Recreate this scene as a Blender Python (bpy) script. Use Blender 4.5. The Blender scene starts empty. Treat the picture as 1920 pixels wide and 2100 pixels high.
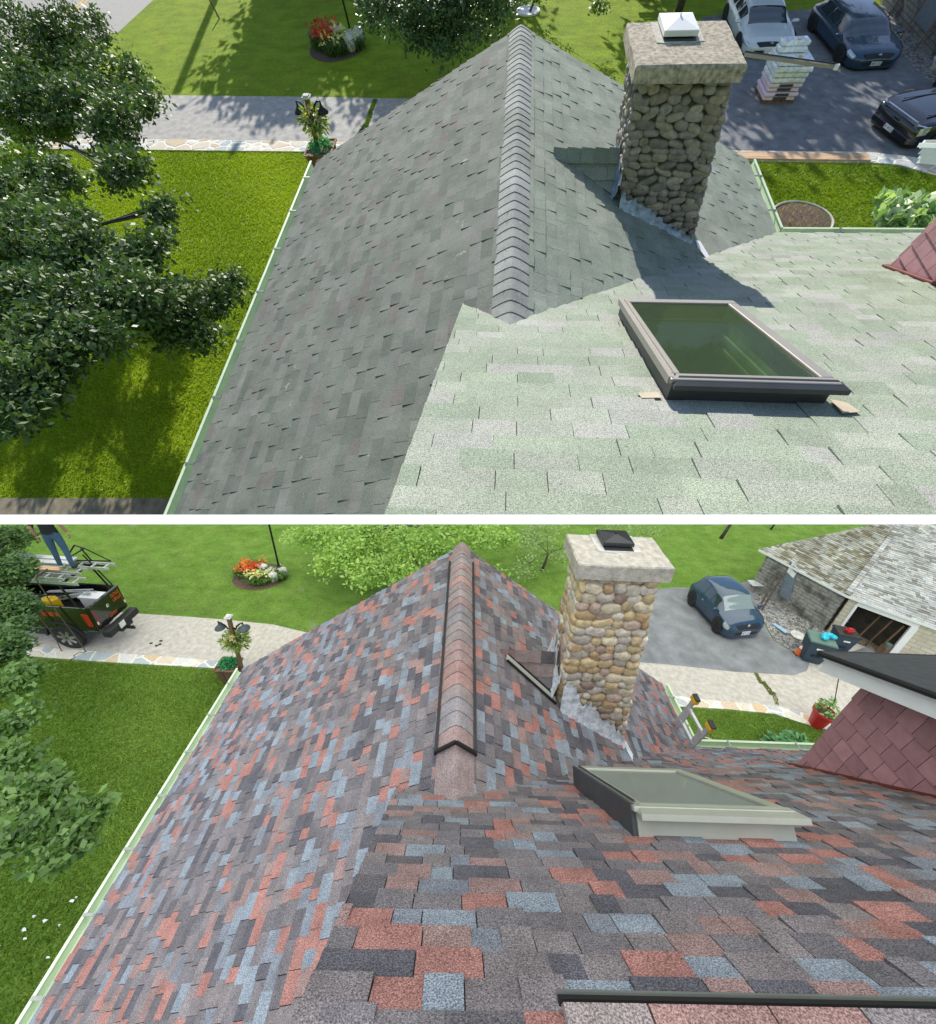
import bpy, bmesh, math, random
import numpy as np
from mathutils import Matrix, Vector
random.seed(7); rng = np.random.default_rng(7)
C = bpy.context.scene.collection
F = 800.0                       # focal length in pixels of the 1920 px wide frame

# ------------------------------------------------------------------ the two places and the one camera
class Place:
    pass
def frame3(vpy, x):
    y = Vector(vpy).normalized(); x = Vector(x); x = (x - x.dot(y)*y).normalized()
    return Matrix((x, y, x.cross(y)))
RA = frame3((140,1840,-800), (1,-.05,.06)); RB = frame3((4,450,-800), (1,-.045,-.02))
A = Place(); B = Place()
A.R, A.H = RA, 6.2; B.R, B.H = RB, 10.0
CAM = Matrix.Translation((0,0,B.H)) @ RB.to_4x4()
B.M = Matrix.Identity(4)
A.M = CAM @ RA.transposed().to_4x4() @ Matrix.Translation((0,0,-A.H))
A.name, B.name = 'A', 'B'
for w, he, hr, xl, xm, xr, ye, kw in ((A,2.5,3.98,-3.35,.07,3.9,6.24,.406), (B,4.1,6.885,-3.65,.05,3.72,3.46,1.35)):
    w.he, w.hr, w.xl, w.xm, w.xr, w.ye, w.kw = he, hr, xl, xm, xr, ye, kw
    w.kl = (hr-he)/(xm-xl); w.kr = (hr-he)/(xr-xm)
    w.L = (Vector((-w.kl,0,1)), he-w.kl*xl); w.Rt = (Vector((w.kr,0,1)), he+w.kr*xr); w.W = (Vector((0,kw,1)), he+kw*ye)
    w.objs = bpy.data.collections.new('before_place' if w is A else 'after_place'); C.children.link(w.objs)
def ray(w, px, py): return w.R @ Vector((px-960, 1050-py, -F))
def at(w, px, py, z=0.0):
    d = ray(w,px,py); return Vector((0,0,w.H)) + d*((z-w.H)/d.z)
def on(w, px, py, pl):
    d = ray(w,px,py); o = Vector((0,0,w.H)); return o + d*((pl[1]-pl[0].dot(o))/pl[0].dot(d))
def upto(w, px, py, p):          # the point above p seen at that pixel
    d = ray(w,px,py); h = Vector((d.x,d.y)); t = (p[0]*h.x+p[1]*h.y)/h.dot(h); return Vector((0,0,w.H))+d*t

# ------------------------------------------------------------------ materials
def nodes(name):
    m = bpy.data.materials.new(name); m.use_nodes = True; nt = m.node_tree; return m, nt, nt.nodes['Principled BSDF']
def N(nt, typ, **kw):
    n = nt.nodes.new(typ)
    for k, v in kw.items():
        if k.startswith('_'): setattr(n, k[1:], v)
        else:
            key = int(k[1:]) if k[0]=='i' and k[1:].isdigit() else k.replace('_',' ')
            n.inputs[key].default_value = v
    return n
def coords(nt, scale=(1,1,1)):
    tc = N(nt,'ShaderNodeTexCoord'); mp = N(nt,'ShaderNodeMapping'); mp.inputs['Scale'].default_value = scale
    nt.links.new(tc.outputs['Object'], mp.inputs[0]); return mp.outputs[0]
def noise(nt, vec, scale, detail=2, rough=.5):
    n = N(nt,'ShaderNodeTexNoise', Scale=scale, Detail=detail, Roughness=rough); nt.links.new(vec, n.inputs['Vector']); return n.outputs['Fac']
def ramp(nt, fac, stops):
    r = N(nt,'ShaderNodeValToRGB'); cr = r.color_ramp
    while len(cr.elements) < len(stops): cr.elements.new(.5)
    for e, (p, c) in zip(cr.elements, stops):
        e.position = p; e.color = (c,c,c,1) if not isinstance(c, tuple) else (*c,1)
    nt.links.new(fac, r.inputs[0]); return r.outputs[0]
def mix(nt, a, b, fac, mode='MIX'):
    m = N(nt,'ShaderNodeMix', _data_type='RGBA', _blend_type=mode)
    for s, v in ((m.inputs[6],a),(m.inputs[7],b),(m.inputs[0],fac)):
        if hasattr(v,'is_linked') or hasattr(v,'links'): nt.links.new(v, s)
        elif isinstance(v, tuple): s.default_value = (*v,1)
        else: s.default_value = v
    return m.outputs[2]
def bump(nt, bsdf, h, strength=.3, dist=.01):
    b = N(nt,'ShaderNodeBump', Strength=strength, Distance=dist); nt.links.new(h, b.inputs['Height']); nt.links.new(b.outputs[0], bsdf.inputs['Normal'])
def mat(name, col, rough=.6, metal=0, var=.15, vscale=6, bmp=0, bscale=60, spec=None, coat=0, stretch=(1,1,1), attr=False):
    m, nt, b = nodes(name); v = coords(nt, stretch)
    n1 = noise(nt, v, vscale, 6, .6); f = ramp(nt, n1, [(.3,1-var),(.7,1+var)])
    base = col
    if attr:
        at_ = N(nt,'ShaderNodeAttribute', _attribute_name='Col'); base = at_.outputs['Color']
    c = mix(nt, base, f, 1.0, 'MULTIPLY'); nt.links.new(c, b.inputs['Base Color'])
    b.inputs['Roughness'].default_value = rough; b.inputs['Metallic'].default_value = metal
    if spec is not None: b.inputs['Specular IOR Level'].default_value = spec
    b.inputs['Coat Weight'].default_value = coat
    if bmp: bump(nt, b, noise(nt, v, bscale, 3), bmp)
    return m
def granule(name, s1, s2, c1, lo, hi, moss=0, rough=.95):
    m, nt, b = nodes(name); v = coords(nt)
    a = N(nt,'ShaderNodeAttribute', _attribute_name='Col').outputs['Color']
    g = ramp(nt, noise(nt, v, s1, 2, .7), [(.36,lo),(.5,1.0),(.66,hi)])
    g2 = ramp(nt, noise(nt, v, s2, 4, .65), [(.3,1-c1),(.7,1+c1)])
    c = mix(nt, mix(nt, a, g, 1.0, 'MULTIPLY'), g2, 1.0, 'MULTIPLY')
    if moss:
        c = mix(nt, c, (.42,.45,.36), ramp(nt, noise(nt, v, 5.5, 5, .75), [(.665,0.0),(.69,moss)]))
    nt.links.new(c, b.inputs['Base Color']); b.inputs['Roughness'].default_value = rough; b.inputs['Specular IOR Level'].default_value = .2
    bump(nt, b, noise(nt, v, s1*.8, 2), .35, .004)
    return m
def grass_mat(name, c1, c2, c3):
    m, nt, b = nodes(name); v = coords(nt)
    f1 = ramp(nt, noise(nt, v, 1.1, 5, .6), [(.35,0.0),(.65,1.0)])
    f2 = ramp(nt, noise(nt, coords(nt,(1,2.2,1)), 16, 6, .75), [(.33,0.0),(.66,1.0)])
    c = mix(nt, mix(nt, c1, c2, f1), c3, f2)
    c = mix(nt, c, ramp(nt, noise(nt, v, 60, 3, .8), [(.3,.45),(.7,1.5)]), 1.0, 'MULTIPLY')
    c = mix(nt, c, ramp(nt, noise(nt, coords(nt,(.8,1.2,1)), 1.7, 5, .7), [(.35,.78),(.65,1.18)]), 1.0, 'MULTIPLY')
    c = mix(nt, c, ramp(nt, noise(nt, coords(nt,(1,1.7,1)), 9, 4, .8), [(.35,.78),(.65,1.18)]), 1.0, 'MULTIPLY')
    c = mix(nt, c, tuple(x*y for x,y in zip(c2,(1.15,.92,2.4))), ramp(nt, noise(nt, v, .9, 6, .75), [(.60,0.0),(.72,.7)]))
    nt.links.new(c, b.inputs['Base Color']); b.inputs['Roughness'].default_value = .9; b.inputs['Specular IOR Level'].default_value = .1
    bump(nt, b, noise(nt, v, 38, 4, .8), 1.0, .05)
    return m
def stone_mat(name, cols, mortar, scale, edge=.035):
    m, nt, b = nodes(name); v0 = coords(nt)
    nz = N(nt,'ShaderNodeTexNoise', Scale=2.5, Detail=2); nt.links.new(v0, nz.inputs['Vector'])
    v = mix(nt, v0, nz.outputs['Color'], .12)
    vo = N(nt,'ShaderNodeTexVoronoi', Scale=scale); nt.links.new(v, vo.inputs['Vector'])
    ve = N(nt,'ShaderNodeTexVoronoi', Scale=scale, _feature='DISTANCE_TO_EDGE'); nt.links.new(v, ve.inputs['Vector'])
    sp = N(nt,'ShaderNodeSeparateColor'); nt.links.new(vo.outputs['Color'], sp.inputs[0])
    st = ramp(nt, sp.outputs[0], [(i/(len(cols)-1), c) for i, c in enumerate(cols)])
    st = mix(nt, st, ramp(nt, noise(nt, v0, 25, 5, .7), [(.3,.75),(.7,1.2)]), 1.0, 'MULTIPLY')
    e = ramp(nt, ve.outputs['Distance'], [(edge*.6,1.0),(edge*1.6,0.0)])
    nt.links.new(mix(nt, st, mortar, e), b.inputs['Base Color']); b.inputs['Roughness'].default_value = .85
    bump(nt, b, ramp(nt, ve.outputs['Distance'], [(0,0.0),(edge*2,1.0)]), .6, .02)
    return m
def leaf_mat(name, rough=.45, spec=.5, trans=.25):
    m, nt, b = nodes(name); a = N(nt,'ShaderNodeAttribute', _attribute_name='Col').outputs['Color']
    nt.links.new(a, b.inputs['Base Color']); b.inputs['Roughness'].default_value = rough; b.inputs['Specular IOR Level'].default_value = spec
    t = N(nt,'ShaderNodeBsdfTranslucent'); nt.links.new(mix(nt, a, (1.1,1.3,.4), 1.0, 'MULTIPLY'), t.inputs['Color'])
    mx = N(nt,'ShaderNodeMixShader', Fac=trans); nt.links.new(b.outputs[0], mx.inputs[1]); nt.links.new(t.outputs[0], mx.inputs[2])
    nt.links.new(mx.outputs[0], nt.nodes['Material Output'].inputs[0]); return m
def block_mat(name, c1, c2, mortar, stain, w=.4, h=.2, axis='xz'):
    m, nt, b = nodes(name); v0 = coords(nt)
    se = N(nt,'ShaderNodeSeparateXYZ'); co = N(nt,'ShaderNodeCombineXYZ'); nt.links.new(v0, se.inputs[0])
    nt.links.new(se.outputs[axis[0].upper()], co.inputs[0]); nt.links.new(se.outputs[axis[1].upper()], co.inputs[1])
    br = N(nt,'ShaderNodeTexBrick', Scale=1, Brick_Width=w, Row_Height=h, Mortar_Size=.012, Mortar_Smooth=.2)
    br.inputs['Color1'].default_value=(*c1,1); br.inputs['Color2'].default_value=(*c2,1); br.inputs['Mortar'].default_value=(*mortar,1)
    nt.links.new(co.outputs[0], br.inputs['Vector'])
    c = mix(nt, br.outputs['Color'], stain, ramp(nt, noise(nt, v0, 2.2, 6, .7), [(.46,0.0),(.62,.85)]))
    nt.links.new(c, b.inputs['Base Color']); b.inputs['Roughness'].default_value = .9
    bump(nt, b, br.outputs['Fac'], -.4, .01); return m

M = {}
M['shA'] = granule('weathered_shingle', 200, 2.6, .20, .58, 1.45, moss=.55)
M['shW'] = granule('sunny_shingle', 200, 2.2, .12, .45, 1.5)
M['shB'] = granule('new_shingle', 210, 7, .20, .42, 1.8)
M['grassA'] = grass_mat('sunny_lawn', (.29,.42,.02), (.40,.49,.03), (.18,.30,.016))
M['grassB'] = grass_mat('green_lawn', (.16,.29,.045), (.25,.36,.085), (.11,.22,.03))
M['bladeA'] = leaf_mat('lawn_blade', .6, .2, .3)
M['drive'] = mat('pale_gravel_drive', (.40,.385,.36), .95, var=.24, vscale=5, bmp=.5, bscale=90)
M['asph'] = mat('dark_asphalt', (.175,.185,.20), .9, var=.3, vscale=2.5, bmp=.4, bscale=120)
M['asphB'] = mat('worn_asphalt', (.19,.20,.21), .9, var=.30, vscale=2.0, bmp=.3, bscale=120)
M['conc'] = mat('pale_concrete', (.46,.43,.38), .95, var=.22, vscale=7, bmp=.5, bscale=70)
M['road'] = mat('street_asphalt', (.36,.35,.33), .95, var=.08, vscale=4)
M['yellowpaint'] = mat('road_paint', (.65,.42,.05), .8)
M['gravel'] = stone_mat('loose_gravel', [(.10,.10,.10),(.30,.30,.29),(.42,.40,.38)], (.05,.05,.05), 14)
M['flag'] = stone_mat('crazy_paving', [(.34,.42,.46),(.62,.60,.52),(.58,.44,.28),(.66,.66,.62),(.36,.38,.40)], (.72,.70,.62), 2.6, .045)
M['brownpath'] = mat('worn_path', (.20,.17,.12), .95, var=.4, vscale=5)
M['soil'] = mat('garden_soil', (.10,.065,.045), 1, var=.5, vscale=14, bmp=1, bscale=30)
M['crown'] = mat('weathered_concrete', (.50,.48,.42), .95, var=.3, vscale=16, bmp=.8, bscale=70)
M['crownA'] = mat('stained_concrete', (.36,.32,.25), .95, var=.55, vscale=26, bmp=.8, bscale=70)
M['stone'] = mat('river_cobble', (.4,.35,.25), .75, var=.32, vscale=22, bmp=.5, bscale=60, attr=True)
M['gutter'] = mat('pale_green_gutter', (.56,.68,.48), .5, var=.08)
M['bracket'] = mat('gutter_bracket', (.25,.27,.25), .4, .5)
M['white'] = mat('white_paint', (.82,.83,.84), .5, var=.03)
M['trim'] = mat('pale_blue_trim', (.86,.92,.93), .55, var=.04)
M['wall'] = mat('painted_wall', (.55,.55,.50), .8, var=.06)
M['redsh'] = mat('dusty_red_shingle', (.235,.085,.085), .75, var=.12, vscale=10, attr=True, bmp=.2, bscale=90)
M['redtrim'] = mat('dark_red_trim', (.13,.025,.02), .5)
M['flash'] = mat('smeared_flashing', (.66,.73,.79), .5, .1, var=.4, vscale=16, bmp=.8, bscale=18)
M['flashA'] = mat('blue_flashing', (.30,.38,.48), .5, .3, var=.5, vscale=14, bmp=.8, bscale=18)
M['tan'] = mat('beige_flashing', (.42,.36,.27), .7)
M['skymetal'] = mat('taupe_aluminium', (.33,.31,.28), .42, .35, var=.06, vscale=3)
M['skydark'] = mat('dark_aluminium', (.045,.05,.055), .4, .3)
M['skyB'] = mat('grey_green_aluminium', (.40,.42,.36), .5, .25, var=.08, vscale=5)
M['skyBs'] = mat('shaded_charcoal_cladding', (.06,.07,.075), .45, .2)
M['black'] = mat('black_rubber', (.012,.012,.013), .55)
M['tyre'] = mat('tyre_rubber', (.02,.02,.02), .85)
M['rim'] = mat('alloy', (.45,.46,.47), .3, .9)
M['rimdark'] = mat('dark_alloy', (.06,.06,.065), .35, .8)
M['bluecar'] = mat('blue_car_paint', (.018,.05,.10), .30, .15, var=.02, coat=1)
M['whitecar'] = mat('white_car_paint', (.66,.72,.76), .3, 0, var=.02, coat=.8)
M['blackcar'] = mat('black_car_paint', (.008,.008,.009), .18, .1, var=.02, coat=1)
M['blackplastic'] = mat('black_plastic', (.02,.02,.022), .6)
M['chrome'] = mat('chrome', (.7,.7,.7), .15, 1)
M['lamp'] = mat('clear_lens', (.6,.65,.7), .12, .6)
M['redlamp'] = mat('red_lens', (.55,.01,.015), .15, coat=1)
M['plate'] = mat('plate_white', (.8,.8,.8), .5)
M['ink'] = mat('dark_print', (.05,.05,.08), .6)
M['orange'] = mat('orange_print', (.75,.16,.03), .5)
M['red'] = mat('red_plastic', (.45,.015,.02), .4)
M['yellow'] = mat('yellow_plastic', (.80,.50,.01), .4)
M['cyan'] = mat('cyan_plastic_bag', (.02,.45,.60), .4, var=.3, vscale=20)
M['bin'] = mat('navy_bin_plastic', (.02,.045,.075), .5)
M['bingreen'] = mat('green_bin_lid', (.10,.17,.14), .5)
M['alu'] = mat('ladder_aluminium', (.55,.57,.58), .5, .3)
M['wood'] = mat('weathered_wood', (.16,.095,.055), .85, var=.4, vscale=8, stretch=(1,1,.15))
M['plank'] = mat('new_plank', (.55,.36,.22), .8, var=.35, vscale=7, stretch=(.2,3,3))
M['bark'] = mat('tree_bark', (.07,.06,.05), .95, var=.4, vscale=10, bmp=.8, bscale=25)
M['iron'] = mat('black_iron', (.015,.017,.018), .45, .4)
M['leafA'] = leaf_mat('maple_leaf', .5, .35, .2); M['leafB'] = leaf_mat('soft_leaf', .5, .5, .3)
M['petal'] = leaf_mat('petal', .6, .3, .3)
M['rock'] = mat('pale_rock', (.55,.55,.52), .9, var=.3, vscale=9, bmp=.6, bscale=15)
M['denim'] = mat('blue_denim', (.05,.11,.19), .9, var=.2, vscale=30)
M['shirt'] = mat('black_cotton', (.012,.015,.02), .9)
M['skin'] = mat('skin', (.46,.25,.17), .6)
M['hair'] = mat('dark_hair', (.03,.02,.015), .8)
M['wrap'] = mat('clear_wrap_paper', (.85,.88,.93), .35, .05, var=.3, vscale=9, bmp=1, bscale=9)
M['pinkwrap'] = mat('pink_paper', (.80,.63,.74), .5, var=.12, vscale=9)
M['dark_roof'] = mat('dark_slate_roof', (.05,.056,.065), .95, var=.2, vscale=12, bmp=.5, bscale=150)
M['blocks_side'] = block_mat('dirty_block_side', (.20,.20,.19), (.26,.25,.23), (.10,.10,.10), (.045,.045,.045), axis='yz')
M['blocks_front'] = block_mat('cream_block_front', (.52,.48,.38), (.60,.56,.46), (.34,.31,.25), (.40,.37,.28), .42, .2)
M['garroof'] = granule('lichen_shingle', 60, 1.3, .25, .6, 1.3, moss=0)
def glass(name, tint, rough=.02):
    m, nt, b = nodes(name); b.inputs['Base Color'].default_value = (*tint,1); b.inputs['Roughness'].default_value = rough
    b.inputs['Specular IOR Level'].default_value = .8; b.inputs['Coat Weight'].default_value = .6; return m
M['carglass'] = glass('car_glass', (.03,.045,.055), .05)
M['lightglass'] = glass('pale_car_glass', (.22,.27,.27), .08)
def tglass(name, tint, fac, haze=(.2,.2,.2), hz=.3):
    m, nt, b = nodes(name); nt.nodes.remove(b)
    g = N(nt,'ShaderNodeBsdfGlossy', Roughness=.03); t = N(nt,'ShaderNodeBsdfTransparent'); t.inputs[0].default_value = (*tint,1)
    x = N(nt,'ShaderNodeMixShader', Fac=fac); nt.links.new(t.outputs[0], x.inputs[1]); nt.links.new(g.outputs[0], x.inputs[2])
    d=N(nt,'ShaderNodeBsdfDiffuse'); d.inputs[0].default_value=(*haze,1); y=N(nt,'ShaderNodeMixShader',Fac=hz); nt.links.new(x.outputs[0],y.inputs[1]); nt.links.new(d.outputs[0],y.inputs[2])
    nt.links.new(y.outputs[0], nt.nodes['Material Output'].inputs[0]); return m
M['skyglassA'] = tglass('green_skylight_glass', (.72,.82,.66), .05, (.10,.14,.09), .22)
M['skyglassB'] = tglass('cloudy_skylight_glass', (.80,.85,.80), .18, (.36,.41,.37), .5)
M['shA2'] = mat('weathered_dormer_roof', (.30,.32,.27), .95, var=.2, vscale=30, bmp=.5, bscale=150)
M['well'] = mat('skylight_well', (.36,.42,.26), .7, var=.3, vscale=3)
M['wellB'] = mat('pale_skylight_well', (.42,.46,.42), .7, var=.35, vscale=4)

# ------------------------------------------------------------------ mesh collecting
class MB:
    def __init__(s): s.v=[]; s.f=[]; s.c=[]; s.mi=[]
    def poly(s, pts, col=(1,1,1), mi=0):
        n=len(s.v); s.v += [tuple(p) for p in pts]; s.f.append(tuple(range(n,n+len(pts)))); s.c.append(col); s.mi.append(mi)
    def add(s, verts, faces, col=(1,1,1), mi=0):
        n=len(s.v); s.v += [tuple(p) for p in verts]
        for f in faces: s.f.append(tuple(i+n for i in f)); s.c.append(col); s.mi.append(mi)
    def hexa(s, p, col=(1,1,1), mi=0):      # 8 corners: bottom 0-3, top 4-7
        s.add(p, [(3,2,1,0),(4,5,6,7),(0,1,5,4),(1,2,6,5),(2,3,7,6),(3,0,4,7)], col, mi)
    def box(s, x0,x1,y0,y1,z0,z1, col=(1,1,1), mi=0):
        s.hexa([(x0,y0,z0),(x1,y0,z0),(x1,y1,z0),(x0,y1,z0),(x0,y0,z1),(x1,y0,z1),(x1,y1,z1),(x0,y1,z1)], col, mi)
    def slab(s, pts, up, col=(1,1,1), mi=0): # polygon extruded by a vector
        up=Vector(up); n=len(pts); a=[Vector(p) for p in pts]; b=[p+up for p in a]
        s.add(a+b, [tuple(range(n))[::-1], tuple(range(n,2*n))]+[(i,(i+1)%n,(i+1)%n+n,i+n) for i in range(n)], col, mi)
    def tube(s, pts, r, k=8, col=(1,1,1), mi=0, cap=True):
        pts=[Vector(p) for p in pts]; n=len(pts); rs = r if isinstance(r,(list,tuple)) else [r]*n; vs=[]
        for i,p in enumerate(pts):
            d=(pts[min(i+1,n-1)]-pts[max(i-1,0)]).normalized(); a=d.orthogonal().normalized() if i==0 else (a-d*a.dot(d)).normalized(); b=d.cross(a)
            vs += [p+(a*math.cos(t)+b*math.sin(t))*rs[i] for t in [2*math.pi*j/k for j in range(k)]]
        fs=[(i*k+j,i*k+(j+1)%k,(i+1)*k+(j+1)%k,(i+1)*k+j) for i in range(n-1) for j in range(k)]
        if cap: fs += [tuple(range(k))[::-1], tuple(range((n-1)*k,n*k))]
        s.add(vs, fs, col, mi)
    def bar(s, p, q, w, h, up=(0,0,1), col=(1,1,1), mi=0):
        p=Vector(p); q=Vector(q); d=(q-p).normalized(); a=d.cross(Vector(up)).normalized()*w/2; b=a.cross(d).normalized()*h/2
        s.hexa([p-a-b,p+a-b,q+a-b,q-a-b,p-a+b,p+a+b,q+a+b,q-a+b], col, mi)
    def lathe(s, prof, k=20, c=(0,0,0), axis='z', col=(1,1,1), mi=0):
        vs=[]
        for r,z in prof:
            for j in range(k):
                t=2*math.pi*j/k; x,y=r*math.cos(t),r*math.sin(t)
                vs.append(Vector(c)+(Vector((x,y,z)) if axis=='z' else Vector((x,z,y)) if axis=='y' else Vector((z,x,y))))
        n=len(prof); s.add(vs, [(i*k+j,i*k+(j+1)%k,(i+1)*k+(j+1)%k,(i+1)*k+j) for i in range(n-1) for j in range(k)]+[tuple(range((n-1)*k,n*k)),tuple(range(k))[::-1]], col, mi)
    def blob(s, c, rx, ry, rz, col=(1,1,1), k=10, m=7, rot=None, pw=1.0, jit=0, mi=0):
        vs=[]; 
        for i in range(m+1):
            ph=math.pi*i/m
            for j in range(k):
                t=2*math.pi*j/k; x,y,z=math.sin(ph)*math.cos(t),math.sin(ph)*math.sin(t),math.cos(ph)
                sg=lambda q: math.copysign(abs(q)**pw,q)
                p=Vector((sg(x)*rx,sg(y)*ry,sg(z)*rz))*(1+random.uniform(-jit,jit)); 
                if rot: p=rot@p
                vs.append(Vector(c)+p)
        s.add(vs,[(i*k+j,i*k+(j+1)%k,(i+1)*k+(j+1)%k,(i+1)*k+j) for i in range(m) for j in range(k)], col, mi)
    def mesh(s, name, mats, smooth=False, weld=False):
        me=bpy.data.meshes.new(name); me.from_pydata(s.v,[],s.f)
        ca=me.color_attributes.new('Col','FLOAT_COLOR','CORNER')
        cnt=[len(f) for f in s.f]; cols=np.ones((sum(cnt),4),np.float32); cols[:,:3]=np.repeat(np.array(s.c,np.float32).reshape(-1,3),cnt,axis=0)
        ca.data.foreach_set('color',cols.ravel())
        me.polygons.foreach_set('material_index',s.mi)
        for m in (mats if isinstance(mats,(list,tuple)) else [mats]): me.materials.append(m)
        bm=bmesh.new(); bm.from_mesh(me)
        if weld: bmesh.ops.remove_doubles(bm,verts=bm.verts,dist=1e-5)
        bmesh.ops.recalc_face_normals(bm,faces=bm.faces); bm.to_mesh(me); bm.free()
        if smooth: me.polygons.foreach_set('use_smooth',[True]*len(me.polygons))
        return me
def tag(o, label=None, cat=None, group=None, kind=None):
    for k,v in (('label',label),('category',cat),('group',group),('kind',kind)):
        if v: o[k]=v
    return o
def thing(w, name, label, cat, p=(0,0,0), rz=0, sc=(1,1,1), group=None, size=1.0, pre=None):
    o=bpy.data.objects.new(name,None); w.objs.objects.link(o); o.empty_display_size=.2
    o.matrix_world = w.M @ Matrix.Translation(p) @ Matrix.Diagonal((*sc,1)) @ Matrix.Rotation(rz,4,'Z') @ Matrix.Diagonal((size,size,size,1)) @ (pre or Matrix.Identity(4))
    return tag(o,label,cat,group)
def part(root, name, mb, m, smooth=False, label=None, bevel=0, me=None, weld=False):
    me = me or mb.mesh(name, m, smooth, weld); o=bpy.data.objects.new(name,me)
    root.users_collection[0].objects.link(o); o.parent=root
    if label: o['label']=label
    if bevel: b=o.modifiers.new('b','BEVEL'); b.width=bevel; b.segments=2; b.limit_method='ANGLE'
    return o
def single(w, name, mb, m, label, cat, p=(0,0,0), smooth=False, group=None, kind=None, me=None, weld=False):
    me = me or mb.mesh(name, m, smooth, weld); o=bpy.data.objects.new(name,me); w.objs.objects.link(o)
    o.matrix_world = w.M @ Matrix.Translation(p)
    return tag(o,label,cat,group,kind)
def struct(w, name, mb, m): return single(w, name, mb, m, None, None, kind='structure')
def sheet(w, name, pix, z, m, local=None):
    mb=MB(); mb.poly([at(w,x,y,0)+Vector((0,0,z)) for x,y in pix] if local is None else [(x,y,z) for x,y in local]); return struct(w,name,mb,m)

# ------------------------------------------------------------------ shingles
def clip(poly, conv):
    out=poly; n=len(conv)
    for i in range(n):
        a,b=conv[i],conv[(i+1)%n]; inp=out; out=[]
        if not inp: return out
        side=lambda p:(b[0]-a[0])*(p[1]-a[1])-(b[1]-a[1])*(p[0]-a[0])
        for j in range(len(inp)):
            p,q=inp[j],inp[(j+1)%len(inp)]; sp,sq=side(p),side(q)
            if sp>=0: out.append(p)
            if (sp>0 and sq<0) or (sp<0 and sq>0):
                t=sp/(sp-sq); out.append((p[0]+(q[0]-p[0])*t,p[1]+(q[1]-p[1])*t))
    return out
def shingles(mb, O, U, V, conv, e, pal, wr=(.12,.34), th=.006, lam=.5, seed=1, lift=.004, gap=.004, drop=None, avoid=None):
    rnd=random.Random(seed); O,U,V=Vector(O),Vector(U).normalized(),Vector(V).normalized(); Nn=U.cross(V)
    if Nn.z<0: Nn=-Nn
    area=sum(conv[i][0]*conv[(i+1)%len(conv)][1]-conv[(i+1)%len(conv)][0]*conv[i][1] for i in range(len(conv)))
    if area<0: conv=conv[::-1]
    u0=min(p[0] for p in conv); u1=max(p[0] for p in conv); v0=min(p[1] for p in conv); v1=max(p[1] for p in conv)
    P=lambda u,v,h: O+U*u+V*v+Nn*h
    mb.poly([P(u,v,0) for u,v in conv],(.03,.03,.03))
    j=math.floor(v0/e)
    while j*e<v1:
        vb=j*e; rnd=random.Random(seed*7919+j); u=-30+rnd.random()*.3
        while u<u1:
            w=rnd.uniform(*wr); c=rnd.choices(pal[0],pal[1])[0]; k=1+rnd.uniform(-.06,.06); c=tuple(x*k for x in c); t=lift+(th if rnd.random()<lam else 0)+rnd.uniform(0,.002); g=gap if rnd.random()<.55 else 0; dv=rnd.uniform(-.003,.003)
            if u+w>u0:
                q=clip([(u+g,vb+dv),(u+w,vb+dv),(u+w,vb+e+.004),(u+g,vb+e+.004)],conv)
                if len(q)>2:
                    H=lambda v:.0012+t*max(0,1-(v-vb)/e)
                    top=[P(a,b,H(b)) for a,b in q]; bot=[P(a,b,-.001) for a,b in q]; n=len(q)
                    mb.poly(top,c)
                    for i in range(n): mb.poly([bot[i],bot[(i+1)%n],top[(i+1)%n],top[i]],tuple(x*.8 for x in c))
            u+=w
        j+=1
def ridgecaps(mb, w, y0, y1, half, e, pal, bulge=.03, seed=3, col=None):
    rnd=random.Random(seed); y=y0; zr=w.hr; K=7
    while y<y1:
        c=rnd.choices(pal[0],pal[1])[0]; k=1+rnd.uniform(-.08,.08); c=tuple(x*k for x in c)
        def ring(yy,h):
            out=[]
            for i in range(-K,K+1):
                x=i/K*half; k_=w.kl if x<0 else w.kr; r=math.sqrt(x*x+.018**2)-.004
                out.append((w.xm+x, yy+ .02*math.cos(i/K*1.5), zr-k_*r+bulge*(1-(abs(i)/K)**3)+h))
            return out
        a=ring(y,.018 if w is B else .011); b=ring(min(y+e+.02,y1+.02),.004); z=[(p[0],p[1],p[2]-.016) for p in a]; n=2*K+1
        mb.add(a+b+z,[(i,i+1,n+i+1,n+i) for i in range(n-1)]+[(2*n+i,2*n+i+1,i+1,i) for i in range(n-1)],c)
        ea=[(a[0][0],a[0][1],a[0][2]-.045),(b[0][0],b[0][1],b[0][2]-.045)]; mb.poly([a[0],b[0],ea[1],ea[0]],(.02,.02,.02))
        ea=[(a[-1][0],a[-1][1],a[-1][2]-.045),(b[-1][0],b[-1][1],b[-1][2]-.045)]; mb.poly([a[-1],b[-1],ea[1],ea[0]],(.02,.02,.02))
        y+=e
def uv(w, side, p):
    if side=='L': k=w.kl; return (p[1],(p[0]-w.xl)*math.sqrt(1+k*k))
    if side=='R': k=w.kr; return (p[1],(w.xr-p[0])*math.sqrt(1+k*k))
    k=w.kw; return (p[0],(w.ye-p[1])*math.sqrt(1+k*k))
def basis(w, side):
    if side=='L': return (w.xl,0,w.he),(0,1,0),(1,0,w.kl)
    if side=='R': return (w.xr,0,w.he),(0,1,0),(-1,0,w.kr)
    return (0,w.ye,w.he),(1,0,0),(0,-1,w.kw)

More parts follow.
